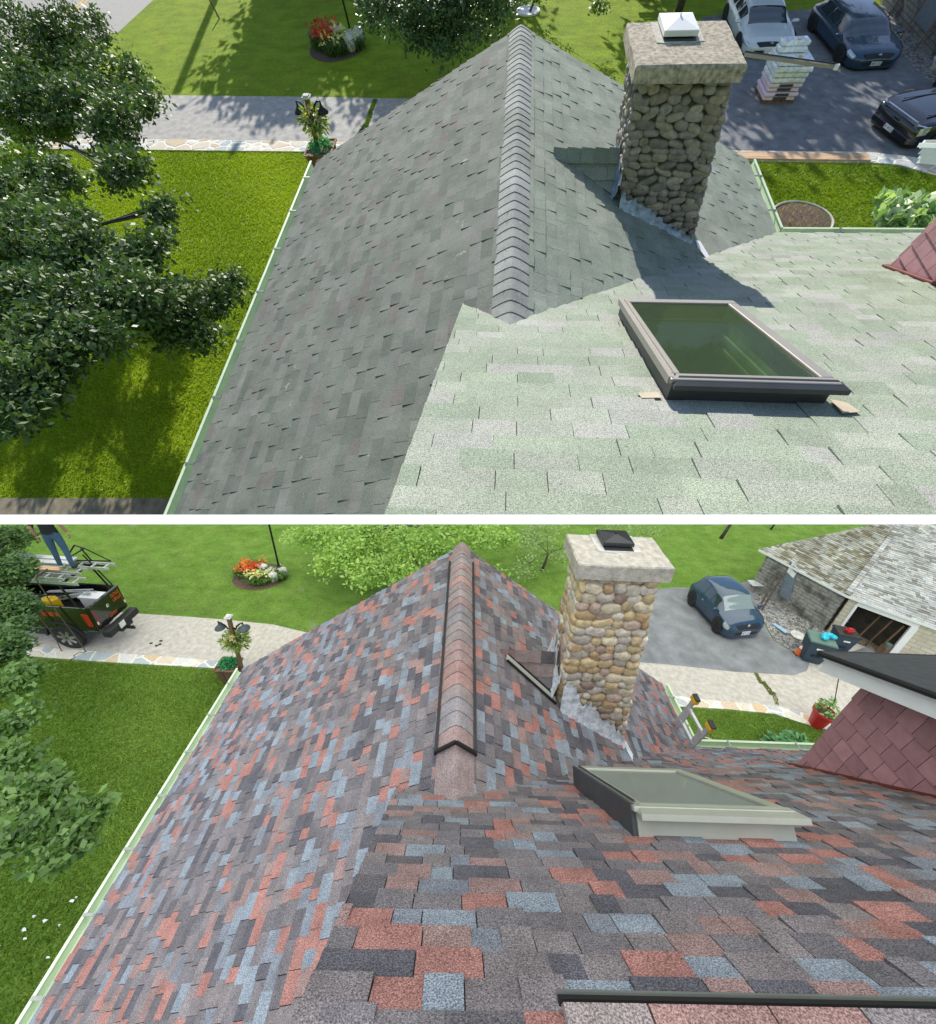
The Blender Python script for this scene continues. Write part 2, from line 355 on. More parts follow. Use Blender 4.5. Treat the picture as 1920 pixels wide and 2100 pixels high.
def cobbles(mb, O, U, V, Nn, quad, row, pal, seed, mean=.14, depth=.035):
    rnd=random.Random(seed); O,U,V,Nn=map(Vector,(O,U,V,Nn)); lft,rgt=quad   # functions v -> u limits
    v=row*.45; H=V.length; V=V.normalized(); U=U.normalized(); j=0
    while v<H:
        a,b=lft(v/H),rgt(v/H); u=a+rnd.uniform(-.03,.02); 
        while u<b-.02:
            w=rnd.uniform(.6,1.5)*mean
            if u+w>b+.03: w=max(.06,b+.01-u)
            c=rnd.choices(pal[0],pal[1])[0]; k=rnd.uniform(.75,1.2); c=tuple(x*k for x in c)
            R=Matrix((U,V,Nn)).transposed() @ Matrix.Rotation(rnd.uniform(-.45,.45),3,'Z')
            random.seed(rnd.random()); mb.blob(O+U*(u+w/2)+V*(v+rnd.uniform(-.2,.2)*row)+Nn*.0, w*.53, row*rnd.uniform(.42,.64), depth*rnd.uniform(.7,1.3), c, 13, 9, R, rnd.uniform(.62,.95), .05)
            u+=w*.98
        v+=row*.90; j+=1

# ------------------------------------------------------------------ foliage
def leafmesh(name, pts, size, cols, m, flat=.4, asp=.55, seed=1, updir=None):
    r=np.random.default_rng(seed); n=len(pts); pts=np.asarray(pts); d=r.normal(size=(n,3)); d/=np.linalg.norm(d,axis=1)[:,None]
    nn=r.normal(size=(n,3))*flat*1.6+np.array([0,0,1.0]); 
    a=d-(d*nn).sum(1)[:,None]*nn/(nn*nn).sum(1)[:,None]; a/=np.linalg.norm(a,axis=1)[:,None]+1e-9; b=np.cross(nn,a); b/=np.linalg.norm(b,axis=1)[:,None]+1e-9; nn/=np.linalg.norm(nn,axis=1)[:,None]
    s=(size*r.uniform(.45,1.55,n))[:,None]
    V=np.stack([pts, pts+a*s*.5+b*s*asp*.5-nn*s*.08, pts+a*s-nn*s*.15, pts+a*s*.5-b*s*asp*.5-nn*s*.08],1).reshape(-1,3)
    me=bpy.data.meshes.new(name); me.vertices.add(4*n); me.vertices.foreach_set('co',V.astype(np.float32).ravel())
    me.loops.add(6*n); me.polygons.add(2*n); base=np.arange(n)*4
    me.loops.foreach_set('vertex_index',np.stack([base,base+1,base+2,base,base+2,base+3],1).ravel())
    me.polygons.foreach_set('loop_start',np.arange(2*n)*3); me.polygons.foreach_set('loop_total',np.full(2*n,3))
    ca=me.color_attributes.new('Col','FLOAT_COLOR','CORNER'); c=np.ones((6*n,4),np.float32); c[:,:3]=np.repeat(cols,6,axis=0); ca.data.foreach_set('color',c.ravel())
    me.materials.append(m); me.update(calc_edges=True); me.validate(); return me
def crown_points(blobs, per, tw, seed):
    r=np.random.default_rng(seed); out=[]; tone=[]
    for c,rx,ry,rz,k in blobs:
        n=int(k); d=r.normal(size=(n,3)); d/=np.linalg.norm(d,axis=1)[:,None]; rad=r.uniform(.15,1.08,n)**.5
        cc=np.array(c)+d*rad[:,None]*np.array([rx,ry,rz])
        for q in cc:
            m=int(per*r.uniform(.5,1.4)); dd=r.normal(size=3); dd/=np.linalg.norm(dd); sp=r.normal(size=(m,3))*tw*np.array([1,1,.6])
            sp+=dd*r.uniform(-1.4,1.4,m)[:,None]*tw; out.append(q+sp); tone.append(np.full(m,r.uniform(0,1)))
    return np.concatenate(out),np.concatenate(tone)
def tree(w, name, label, base, blobs, leaf, per, tw, c0, c1, seed, m='leafA', rad=.12, cat='tree', group=None, trunkh=None, limb=True, flat=.5, asp=.55):
    base=Vector(base); pts,tone=crown_points(blobs,per,tw,seed); r=np.random.default_rng(seed+5)
    t=np.clip(tone*.7+r.uniform(0,.5,len(pts)),0,1)[:,None]; cols=np.array(c0)*(1-t)+np.array(c1)*t
    root=thing(w,name,label,cat,base,group=group)
    part(root,'crown',None,None,me=leafmesh('crown',pts-np.array(base),leaf,cols,M[m],flat,asp,seed))
    cen=sum((Vector(b[0]) for b in blobs),Vector())/len(blobs); top=trunkh or cen.z*.7; mb=MB()
    hub=Vector((base.x+(cen.x-base.x)*.3,base.y+(cen.y-base.y)*.3,top)); mb.tube([(0,0,-.1),(hub-base)*.5+Vector((.03,-.02,0)),hub-base],[rad,rad*.85,rad*.65],10)
    if limb:
        rr=random.Random(seed)
        for b in blobs:
            e=Vector(b[0])-base; mid=(hub-base)*.5+e*.5+Vector((0,0,.12)); mb.tube([hub-base,mid,e],[rad*.30,rad*.2,rad*.1],6)
            for _ in range(5):
                q=e+Vector((rr.uniform(-1,1)*b[1],rr.uniform(-1,1)*b[2],rr.uniform(-1,1)*b[3]))*.85; mb.tube([mid*.4+e*.6,(e+q)/2,q],[rad*.07,rad*.05,rad*.02],5)
    part(root,'trunk',mb,M['bark'],smooth=True); return root
def blades(w, name, polys, n, h, seed, c0, c1, m, wd=.012):
    # n short grass blades inside convex polygons (local metres)
    r=np.random.default_rng(seed); P=[]
    for poly,k in zip(polys,n):
        xs=[p[0] for p in poly]; ys=[p[1] for p in poly]; q=np.stack([r.uniform(min(xs),max(xs),k),r.uniform(min(ys),max(ys),k)],1); ok=np.ones(k,bool); s=0
        ar=sum(poly[i][0]*poly[(i+1)%len(poly)][1]-poly[(i+1)%len(poly)][0]*poly[i][1] for i in range(len(poly))); sg=1 if ar>0 else -1
        for i in range(len(poly)):
            a,b=poly[i],poly[(i+1)%len(poly)]; ok&=sg*((b[0]-a[0])*(q[:,1]-a[1])-(b[1]-a[1])*(q[:,0]-a[0]))>0
        P.append(q[ok])
    P=np.concatenate(P); k=len(P); a=r.uniform(0,2*np.pi,k); d=np.stack([np.cos(a),np.sin(a),np.zeros(k)],1)*wd*r.uniform(.6,1.4,k)[:,None]
    lean=np.stack([r.normal(0,.5,k)+.25*np.sin(P[:,1]*3),r.normal(0,.5,k)-.1,np.ones(k)],1)*(h*r.uniform(.5,1.3,k))[:,None]
    g=np.stack([P[:,0],P[:,1],np.zeros(k)],1); V=np.stack([g-d,g+d,g+lean],1).reshape(-1,3)
    me=bpy.data.meshes.new(name); me.vertices.add(3*k); me.vertices.foreach_set('co',V.astype(np.float32).ravel()); me.loops.add(3*k); me.polygons.add(k)
    me.loops.foreach_set('vertex_index',np.arange(3*k)); me.polygons.foreach_set('loop_start',np.arange(k)*3); me.polygons.foreach_set('loop_total',np.full(k,3))
    t=np.clip(r.uniform(0,1,k)*.8+.3*np.sin(P[:,0]*1.3+P[:,1]*.8),0,1)[:,None]; cols=np.array(c0)*(1-t)+np.array(c1)*t
    ca=me.color_attributes.new('Col','FLOAT_COLOR','CORNER'); c=np.ones((3*k,4),np.float32); c[:,:3]=np.repeat(cols,3,axis=0); ca.data.foreach_set('color',c.ravel())
    me.materials.append(m); me.update(calc_edges=True)
    return single(w,name,None,None,None,None,kind='stuff',me=me)

# ================================================================== GROUNDS
def big(w, name, m, z=0, x0=-60, x1=60, y0=-8, y1=80):
    mb=MB(); n=24
    for i in range(n):
        for j in range(n):
            X=[x0+(x1-x0)*t/n for t in (i,i+1)]; Y=[y0+(y1-y0)*t/n for t in (j,j+1)]
            mb.poly([(X[0],Y[0],z),(X[1],Y[0],z),(X[1],Y[1],z),(X[0],Y[1],z)])
    return struct(w,name,mb,m)
big(A,'lawn',M['grassA'],0,-45,40,-2,60); big(B,'lawn',M['grassB'],0,-400,400,-60,500)
# before: street, drive, parking court, paving strips
sheet(A,'road',None,.004,M['road'],local=[tuple(at(A,330,-14)[:2]),tuple(at(A,243,66)[:2]),(-29.5,15.2),(-45,18),(-45,48)][:5])
mb=MB(); p=at(A,168,2); q=at(A,60,90); d=(q-p).normalized(); nrm=Vector((-d.y,d.x,0))
for o in (0,.22): mb.poly([p-d*5+nrm*o+Vector((0,0,.008)),q+d*3+nrm*o+Vector((0,0,.008)),q+d*3+nrm*(o+.09)+Vector((0,0,.008)),p-d*5+nrm*(o+.09)+Vector((0,0,.008))])
struct(A,'road_marking',mb,M['yellowpaint'])
sheet(A,'driveway',[(-400,188),(100,190),(283,195),(640,199),(860,203),(1100,204),(1440,206),(1440,330),(1100,300),(640,292),(283,287),(-400,280)],.008,M['drive'])
sheet(A,'parking_court',[(1430,120),(1440,36),(1500,27),(1620,22),(1690,18),(1810,12),(2100,-30),(2300,330),(1920,335),(1843,325),(1685,315),(1500,312),(1400,305)],.012,M['asph'])
sheet(A,'gravel_bed',[(1815,30),(1834,70),(1846,107),(1884,155),(1930,178),(2300,230),(2200,0),(1830,-20)],.016,M['gravel'])
mb=MB(); 
for a,b in ((((-300,281),(283,287),(640,292),(900,296)),((900,318),(640,313),(283,309),(-300,304))),(((1400,311),(1517,311),(1685,313),(1780,314),(1860,323),(1925,333),(2100,370)),((2100,420),(1925,364),(1884,352),(1842,340),(1784,335),(1542,331),(1400,330)))):
    mb.slab([at(A,x,y)+Vector((0,0,0)) for x,y in a+b],(0,0,.03))
struct(A,'paving_strip',mb,M['flag'])
sheet(A,'walkway',[(-300,1022),(365,1022),(370,1120),(-300,1120)],.01,M['brownpath'])
# after
sheet(B,'driveway',[(-500,1225),(40,1240),(275,1258),(400,1266),(470,1272),(560,1281),(640,1300),(900,1340),(1200,1345),(1380,1362),(1506,1376),(1629,1384),(1700,1370),(1950,1400),(2300,1500),(2300,1640),(1700,1480),(1636,1462),(1586,1450),(1492,1442),(1377,1428),(900,1400),(490,1362),(400,1353),(300,1345),(76,1328),(-500,1290)],.008,M['conc'])
sheet(B,'parking_court',[(1150,1230),(1380,1205),(1430,1206),(1500,1203),(1540,1190),(1556,1252),(1570,1285),(1585,1312),(1608,1328),(1665,1352),(1700,1352),(1860,1300),(2300,1330),(2300,1400),(1712,1362),(1660,1360),(1655,1376),(1629,1385),(1506,1378),(1380,1364),(1150,1345)],.014,M['asphB'])
sheet(B,'gravel_bed',[(1535,1195),(1556,1252),(1572,1285),(1587,1312),(1610,1329),(1665,1349),(1690,1320),(1700,1290),(1560,1190)],.018,M['gravel'])
mb=MB()
for a,b in ((((-500,1290),(76,1328),(300,1345),(400,1352),(490,1362),(800,1390)),((800,1410),(490,1374),(400,1369),(240,1360),(56,1346),(-500,1310))),(((1250,1410),(1377,1427),(1492,1441),(1586,1448),(1636,1460),(1700,1478),(1900,1540)),((1900,1570),(1700,1499),(1636,1481),(1589,1465),(1488,1455),(1382,1449),(1250,1435)))):
    mb.slab([at(B,x,y) for x,y in a+b],(0,0,.03))
struct(B,'paving_strip',mb,M['flag'])
sheet(B,'garage_apron',[(1625,1390),(1650,1352),(1672,1300),(1686,1290),(1812,1342),(2300,1480),(2300,1640),(1700,1480),(1650,1440)],.010,M['conc'])
# grass growing out of cracks, and mown blades
blades(A,'grass',[[tuple(at(A,x,y)[:2]) for x,y in ((-100,1018),(420,1018),(700,313),(-100,305))]],[230000],.038,3,(.22,.32,.012),(.50,.58,.035),M['bladeA'],.010)
blades(A,'grass',[[tuple(at(A,x,y)[:2]) for x,y in ((1500,480),(1960,480),(1930,366),(1840,342),(1500,333))]],[26000],.05,4,(.12,.20,.016),(.30,.38,.04),M['bladeA'],.012)
blades(B,'grass',[[tuple(at(B,x,y)[:2]) for x,y in ((-60,2120),(120,2120),(520,1378),(240,1362),(-60,1345))]],[120000],.05,5,(.13,.23,.025),(.34,.46,.09),M['bladeA'],.012)
blades(B,'grass',[[tuple(at(B,x,y)[:2]) for x,y in ((1380,1540),(1720,1540),(1700,1500),(1589,1466),(1382,1450))]],[14000],.04,6,(.13,.23,.03),(.30,.40,.08),M['bladeA'],.01)
blades(A,'grass_tufts',[[tuple((at(A,x,y))[:2]) for x,y in q] for q in (((765,205),(773,205),(755,260),(748,262)),((757,240),(764,240),(728,292),(722,290)))],[1800,1800],.04,8,(.10,.17,.03),(.2,.28,.06),M['bladeA'],.02)
blades(B,'grass_tufts',[[tuple((at(B,x,y))[:2]) for x,y in q] for q in (((1546,1380),(1553,1380),(1566,1402),(1558,1402)),((1560,1399),(1568,1397),(1590,1425),(1580,1426)),((1582,1420),(1591,1420),(1598,1446),(1590,1446)))],[700,800,700],.03,9,(.20,.24,.06),(.36,.38,.14),M['bladeA'],.02)

# ================================================================== THE HOUSE, TWICE
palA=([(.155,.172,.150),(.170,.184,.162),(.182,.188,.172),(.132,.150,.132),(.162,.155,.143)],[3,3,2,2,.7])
palW=([(.27,.315,.245),(.305,.335,.28),(.325,.34,.305),(.285,.325,.26),(.255,.305,.235)],[3,3,2.5,2,1.6])  # wing slope: its stronger sun painted in as paler tabs of the same roof
palR=([(.235,.275,.225),(.25,.283,.238),(.262,.287,.25),(.228,.262,.22)],[3,3,2,2])  # right slope: sunlit look put into lighter tab colours
palB=([(.325,.165,.142),(.27,.185,.172),(.225,.262,.300),(.195,.213,.245),(.105,.103,.118),(.132,.124,.133),(.200,.178,.180),(.172,.160,.168)],[2.0,1.5,1.8,1.4,1.8,2.4,2.8,3.0])
def house(w, label):
    h=thing(w,'house',label,'house')
    cap=w.xl-.10 # gutter outer edge
    ya,yb = (-1.2,8.15) if w is A else (-1.0,4.57)
    S={'A':dict(th=.008),'B':dict(th=.010)}[w.name]
    eL,eW,eR = (.122,.138,.122) if w is A else (.105,.118,.105)
    # left slope
    O,U,V=basis(w,'L'); sl=math.sqrt(1+w.kl**2); top=(w.xm-w.xl)*sl; mb=MB()
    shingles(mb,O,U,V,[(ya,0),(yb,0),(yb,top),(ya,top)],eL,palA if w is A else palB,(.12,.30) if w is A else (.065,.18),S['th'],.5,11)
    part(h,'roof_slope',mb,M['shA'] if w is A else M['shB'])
    # right slope: from the valley to the gable
    O,U,V=basis(w,'R'); sr=math.sqrt(1+w.kr**2); top=(w.xr-w.xm)*sr; yt=w.ye-(w.hr-w.he)/w.kw; mb=MB()
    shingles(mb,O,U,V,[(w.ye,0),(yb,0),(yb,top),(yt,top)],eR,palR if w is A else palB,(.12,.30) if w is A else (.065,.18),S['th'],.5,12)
    part(h,'roof_slope',mb,M['shA'] if w is A else M['shB'])
    # wing slope
    O,U,V=basis(w,'W'); sw=math.sqrt(1+w.kw**2); mb=MB()
    xr_=(-.34,-.43) if w is A else (-.40,-.34)
    ys=3.03 if w is A else 1.60
    yn=.0 if w is A else .20
    if w is A: ridge=(w.ye-(-1.0))*sw
    else: ridge=(w.ye-yn)*sw
    vs=(w.ye-ys)*sw; vp=(w.ye-yt)*sw; xn=xr_[0]+(xr_[1]-xr_[0])*(1.45 if w is A else 1)
    big_x=7.5 if w is A else 6.0
    pal=palW if w is A else palB
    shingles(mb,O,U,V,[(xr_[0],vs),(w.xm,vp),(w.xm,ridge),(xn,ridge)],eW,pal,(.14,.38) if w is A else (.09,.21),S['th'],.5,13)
    hx0,hx1,hy0,hy1=(.97,1.74,1.56,2.74) if w is A else (1.10,1.93,1.03,1.67)
    R2=[(w.xm,vp),(w.xr,0),(w.xr,ridge),(w.xm,ridge)]; va,vb_=(w.ye-hy1)*sw,(w.ye-hy0)*sw; Bg=99
    for bx in ([(-Bg,-Bg),(hx0,-Bg),(hx0,Bg),(-Bg,Bg)],[(hx1,-Bg),(Bg,-Bg),(Bg,Bg),(hx1,Bg)],[(hx0,-Bg),(hx1,-Bg),(hx1,va),(hx0,va)],[(hx0,vb_),(hx1,vb_),(hx1,Bg),(hx0,Bg)]):
        q=clip(R2 if sum(R2[k][0]*R2[(k+1)%4][1]-R2[(k+1)%4][0]*R2[k][1] for k in range(4))>0 else R2[::-1],bx)
        if len(q)>2: shingles(mb,O,U,V,q,eW,pal,(.14,.38) if w is A else (.09,.21),S['th'],.5,13)
    shingles(mb,O,U,V,[(w.xr,0),(big_x,0),(big_x,ridge),(w.xr,ridge)],eW,pal,(.14,.38) if w is A else (.09,.21),S['th'],.5,13)
    part(h,'roof_slope',mb,M['shW'] if w is A else M['shB'])
    # rake board of the wing and walls
    mb=MB(); zn=w.he+w.kw*(w.ye-(-1.0 if w is A else yn)); yy=-1.0 if w is A else yn
    mb.slab([(xr_[0]+.02,ys,w.he+w.kw*(w.ye-ys)-.03),(xn+.02,yy,zn-.03),(xn+.02,yy,zn-1.8),(xr_[0]+.02,ys-.02,w.he+w.kw*(w.ye-ys)-.35)],(.05,0,0))
    part(h,'gable_wall',mb,M['wall'])
    mb=MB(); d=.35; zl=w.he-.22
    mb.slab([(w.xl+d,ya,0),(w.xl+d,yb-.15,0),(w.xl+d,yb-.15,zl),(w.xl+d,ya,zl)],(.12,0,0))
    mb.slab([(w.xl+d+.125,yb-.25,0),(w.xr-d-.125,yb-.25,0),(w.xr-d-.125,yb-.25,zl+.1),(w.xm,yb-.25,w.hr-.12),(w.xl+d+.125,yb-.25,zl+.1)],(0,.10,0))
    mb.slab([(w.xr-d,w.ye-d,0),(w.xr-d,yb-.15,0),(w.xr-d,yb-.15,zl),(w.xr-d,w.ye-d,zl)],(-.12,0,0))
    mb.slab([(w.xr-d+.003,w.ye-d,0),(big_x,w.ye-d,0),(big_x,w.ye-d,zl),(w.xr-d+.003,w.ye-d,zl)],(0,-.12,0))
    part(h,'wall',mb,M['wall'])
    # soffit / deck under the slopes
    mb=MB(); t=.035
    mb.slab([(w.xl,ya,w.he-t),(w.xl,yb,w.he-t),(w.xm,yb,w.hr-t),(w.xm,ya,w.hr-t)],(0,0,t-.006))
    mb.slab([(w.xr,w.ye,w.he-t),(w.xr,yb,w.he-t),(w.xm+.001,yb,w.hr-t),(w.xm+.001,yt,w.hr-t)],(0,0,t-.006))
    mb.slab([(w.xr+.001,w.ye,w.he-t),(big_x,w.ye,w.he-t),(big_x,w.ye-2,w.he+2*w.kw-t),(w.xr+.001,w.ye-2,w.he+2*w.kw-t)],(0,0,t-.006))
    part(h,'roof_deck',mb,M['white'])
    # gutters: open channels with hangers
    def gutter(p,q,out,brk,wd=.11):
        p,q,out=Vector(p),Vector(q),Vector(out).normalized(); mb=MB(); z=Vector((0,0,1)); a=.004
        mb.slab([p+z*-.10,q+z*-.10,q+out*wd*.8+z*-.10,p+out*wd*.8+z*-.10],(0,0,.006))
        mb.slab([p+out*wd*.8+z*-.10,q+out*wd*.8+z*-.10,q+out*wd+z*.0,p+out*wd+z*.0],out*.008)
        mb.slab([p+out*(wd-.022)+z*.001,q+out*(wd-.022)+z*.001,q+out*(wd+.010)+z*.001,p+out*(wd+.010)+z*.001],(0,0,.008))
        mb.slab([p+z*-.095,q+z*-.095,q+z*-.01,p+z*-.01],out*.006)
        g=part(h,'gutter',mb,M['gutter']); n=max(2,int((q-p).length/brk)); 
        for i in range(n):
            c=p+(q-p)*((i+.45)/n); d=(q-p).normalized(); mb=MB()
            mb.slab([c-d*.014+z*.012+out*.0,c+d*.014+z*.012,c+d*.014+out*wd*.98+z*.012,c-d*.014+out*wd*.98+z*.012],(0,0,.008)); part(g,'gutter_hanger',mb,M['bracket'])
    gutter((w.xl-.004,ya,w.he),(w.xl-.004,yb,w.he),(-1,0,0),.85 if w is A else .52)
    gutter((w.xr+.004,w.ye+.12,w.he),(w.xr+.004,yb,w.he),(1,0,0),.75 if w is A else .5)
    gutter((w.xr+.12,w.ye+.004,w.he),(big_x,w.ye+.004,w.he),(0,1,0),1.2)
    # ridge caps
    mb=MB(); 
    if w is A: ridgecaps(mb,w,yt-.04,yb,.150,.135,([(.27,.285,.27),(.24,.255,.24),(.29,.30,.29)],[1,1,1]),.008)
    else: ridgecaps(mb,w,yt+.38,yb-.25,.145,.13,([(.27,.235,.23),(.30,.22,.21),(.25,.235,.245),(.33,.215,.195)],[3,2,2,1]),.026,5)
    part(h,'ridge_cap',mb,M['shA'] if w is A else M['shB'])
    if w is B:
        mb=MB(); random.seed(3)   # plain caps at the two ends and the black vent body under the ridge caps
        ridgecaps(mb,w,yt-.12,yt+.36,.15,.50,([(.25,.20,.195)],[1]),.012,6)
        part(h,'ridge_cap',mb,M['shB']); mb=MB(); ridgecaps(mb,w,yb-.26,yb+.01,.13,.27,([(.27,.22,.215)],[1]),.03,7); part(h,'ridge_cap',mb,M['shB'])
        mb=MB()
        for s in (-1,1):
            k=w.kl if s<0 else w.kr; x=w.xm+s*.16; z=w.hr-k*.16
            mb.bar((x,yt+.365,z+.022),(x,yb-.26,z+.022),.024,.035)
        x=.16; mb.bar((w.xm-x,yt+.365,w.hr-w.kl*x+.05),(w.xm,yt+.37,w.hr+.07),.02,.03); mb.bar((w.xm,yt+.365,w.hr+.07),(w.xm+x,yt+.365,w.hr-w.kr*x+.05),.02,.03)
        part(h,'ridge_vent',mb,M['black'],label='black ridge vent edge under the ridge caps')
        # vent and caps along the wing's own ridge by the camera
        zr=w.he+w.kw*(w.ye-yn); mb=MB(); mb.bar((.305,.256,zr-.058),(big_x,.256,zr-.058),.016,.016,up=(0,w.kw,1)); part(h,'ridge_vent',mb,M['black'])
        mb=MB(); mb.bar((.305,.270,zr-.073),(big_x,.270,zr-.073),.008,.014,up=(0,w.kw,1)); part(h,'vent_edge',mb,M['bracket'])
        mb=MB(); rnd=random.Random(2); x=.30
        while x<big_x:
            c=rnd.choice([(.26,.22,.21),(.20,.18,.18),(.27,.17,.15),(.22,.23,.25)]); L=rnd.uniform(.2,.32)
            mb.hexa([(x+.006,.245,zr-.03),(x+L,.245,zr-.03),(x+L,.05,zr+.10),(x+.006,.05,zr+.10),(x+.006,.245,zr+.0),(x+L,.245,zr+.0),(x+L,.05,zr+.125),(x+.006,.05,zr+.125)],c)
            mb.hexa([(x+.006,-.25,zr-.30),(x+L,-.25,zr-.30),(x+L,.046,zr+.098),(x+.006,.046,zr+.098),(x+.006,-.25,zr-.27),(x+L,-.25,zr-.27),(x+L,.046,zr+.123),(x+.006,.046,zr+.123)],c); x+=L
        part(h,'ridge_cap',mb,M['shB'])
        mb=MB(); mb.slab([(xn,yn,zr-.01),(big_x,yn,zr-.01),(big_x,-2.5,zr-3.2),(xn,-2.5,zr-3.2)],(0,0,-.03)); part(h,'roof_slope',mb,M['shB'])
    return h,yt,yb
HA,ytA,ybA=house(A,'house with weathered grey-green shingle roof and cobble chimney in full sun, upper view')
HB,ytB,ybB=house(B,'house with new red, blue and brown shingle roof and cobble chimney, lower view')

# ---- chimneys
def chimney(w, h, base, top, dep, crown, ct, row, pal, mortar, crownm, flm, seed, mean=.14):
    # base / top: front-left and front-right corners (x, y, z); dep: depth towards the back
    bl,br,tl,tr=[Vector(p) for p in (base[0],base[1],top[0],top[1])]; zb=min(bl.z,br.z)-.5
    def ext(p,t): d=(t-p)/(t.z-p.z); return p+d*(zb-p.z)
    fl,fr=ext(bl,tl),ext(br,tr); kb=Vector((0,dep[0],0)); kt=Vector((0,dep[1],0))
    mb=MB(); i=.012
    mb.hexa([fl+Vector((i,i,0)),fr+Vector((-i,i,0)),fr+kb,fl+kb,tl+Vector((i,i,0)),tr+Vector((-i,i,0)),tr+kt,tl+kt],mortar)
    U=(fr-fl).normalized(); V=tl-fl; H=V.length
    wb=(fr-fl).length; wt=(tr-tl).length; vx=(tr-fr)-(tl-fl)
    cobbles(mb,fl,U,V,U.cross(V).normalized(),(lambda v:.0,lambda v:wb+(wt-wb)*v),row,pal,seed,mean)
    # left side, right side
    V2=V; cobbles(mb,fl+kb,(0,-1,0),V2,Vector((-1,0,0)),(lambda v:kb.y-(kb.y+(kt.y-kb.y)*v),lambda v:kb.y),row,pal,seed+1,mean)
    V3=tr-fr; cobbles(mb,fr,(0,1,0),V3,Vector((1,0,0)),(lambda v:0,lambda v:kb.y+(kt.y-kb.y)*v),row,pal,seed+2,mean)
    ch=part(h,'chimney',mb,M['stone'],smooth=True)
    x0,x1,y0,y1,z0,z1=crown; mb=MB(); n=7
    # crown slab with slightly ragged edges
    rnd=random.Random(seed); ring=[]
    for (a,b) in (((x0,y0),(x1,y0)),((x1,y0),(x1,y1)),((x1,y1),(x0,y1)),((x0,y1),(x0,y0))):
        for k in range(n): t=k/n; ring.append((a[0]+(b[0]-a[0])*t+rnd.uniform(-.004,.004),a[1]+(b[1]-a[1])*t+rnd.uniform(-.004,.004)))
    m=len(ring); vs=[(x,y,z0) for x,y in ring]+[(x,y,z1-.012+rnd.uniform(-.003,.002)) for x,y in ring]
    cx,cy=(x0+x1)/2,(y0+y1)/2; vs+=[(cx+(x-cx)*.975,cy+(y-cy)*.97,z1+rnd.uniform(-.003,.003)) for x,y in ring]
    mb.add(vs,[(i,(i+1)%m,m+(i+1)%m,m+i) for i in range(m)]+[(m+i,m+(i+1)%m,2*m+(i+1)%m,2*m+i) for i in range(m)]+[tuple(range(m))[::-1],tuple(range(2*m,3*m))])
    part(ch,'chimney_crown',mb,M[crownm],label='thick concrete slab on top of the cobble chimney')
    # flue cover: low pyramid lid on a metal collar
    a0,a1,b0,b1,hh,capm,colr=ct; mb=MB(); mb.box(a0+.03,a1-.03,b0+.03,b1-.02,z1-.004,z1+hh*.55); mb.box(a0+.01,a1-.01,b0-.045,b1-.01,z1+.002,z1+.012)
    part(ch,'flue_collar',mb,M['skydark'])
    mb=MB(); za=z1+hh*.5; zb_=za+.035; mb.hexa([(a0,b0,za),(a1,b0,za),(a1,b1,za),(a0,b1,za),(a0,b0,zb_),(a1,b0,zb_),(a1,b1,zb_),(a0,b1,zb_)])
    ax,ay=(a0+a1)/2,(b0+b1)/2; c=(ax,ay,zb_+.035); q=[(a0+.004,b0+.004,zb_+.001),(a1-.004,b0+.004,zb_+.001),(a1-.004,b1-.004,zb_+.001),(a0+.004,b1-.004,zb_+.001)]
    for k in range(4): mb.poly([q[k],q[(k+1)%4],c])
    mb.lathe([(.008,zb_+.03),(.008,zb_+.05)],8,(ax,ay,0)); part(ch,'flue_cover',mb,M[capm])
    # mortar smear round the flue
    mb=MB(); rnd=random.Random(4); pts=[(cx_,cy_) for cx_,cy_ in [(a0-.05,b0-.05),(a0+.1,b0-.075),(a1-.1,b0-.06),(a1+.05,b0-.05),(a1+.055,b1),(a0-.06,b1),(a0-.055,ay)]]
    mb.slab([(x+rnd.uniform(-.012,.012),y+rnd.uniform(-.01,.01),z1-.002) for x,y in pts],(0,0,.009)); part(ch,'mortar_collar',mb,M[colr])
    return ch
palSA=([(.27,.235,.18),(.23,.21,.18),(.32,.29,.24),(.26,.245,.23),(.19,.17,.15),(.31,.27,.25)],[3,3,2,2,2,1])  # before: shade on the chimney put into greyer, darker stone colours
palSB=([(.52,.42,.24),(.58,.52,.38),(.50,.36,.20),(.60,.56,.46),(.42,.33,.26),(.48,.44,.38),(.36,.27,.22)],[4,4,2,3,1,1.5,.8])
chA=chimney(A,HA,((1.27,5.05,3.515),(2.20,5.00,3.157)),((1.135,5.04,4.52),(1.905,4.99,4.52)),(.75,.70),(1.045,1.965,4.91,5.82,4.515,4.625),(1.32,1.62,5.40,5.79,.045,'white','crown'),.070,palSA,(.09,.085,.075),'crownA','flashA',21,.135)
chB=chimney(B,HB,((1.228,2.81,5.99),(2.085,2.81,5.341)),((1.14,2.78,7.85),(1.80,2.78,7.85)),(.50,.42),(1.045,1.895,2.72,3.215,7.84,8.00),(1.33,1.62,2.99,3.22,.05,'skydark','rock'),.125,palSB,(.46,.44,.40),'crown','flash',22,.135)
# ---- flashings at the chimney foot: rumpled metal skirts
def skirt(root, w, pts, hgt, n=26, seed=1, m='flash', name='chimney_flashing', out=(0,-1,0)):
    rnd=random.Random(seed); mb=MB(); o=Vector(out); vs=[]; rows=5
    for i in range(n+1):
        t=i/n*(len(pts)-1); k=min(int(t),len(pts)-2); p=Vector(pts[k]).lerp(Vector(pts[k+1]),t-k); hh=hgt[k]+(hgt[k+1]-hgt[k])*(t-k)
        for j in range(rows+1):
            f=j/rows; vs.append(p+Vector((0,0,hh*f*(1+(rnd.uniform(-.25,.3) if j==rows else 0))-.03))+o*(.055+.07*(1-f)**2+rnd.uniform(-.008,.012)))
    r=rows+1; mb.add(vs,[(i*r+j,(i+1)*r+j,(i+1)*r+j+1,i*r+j+1) for i in range(n) for j in range(rows)])
    return part(root,name,mb,M[m],smooth=True)
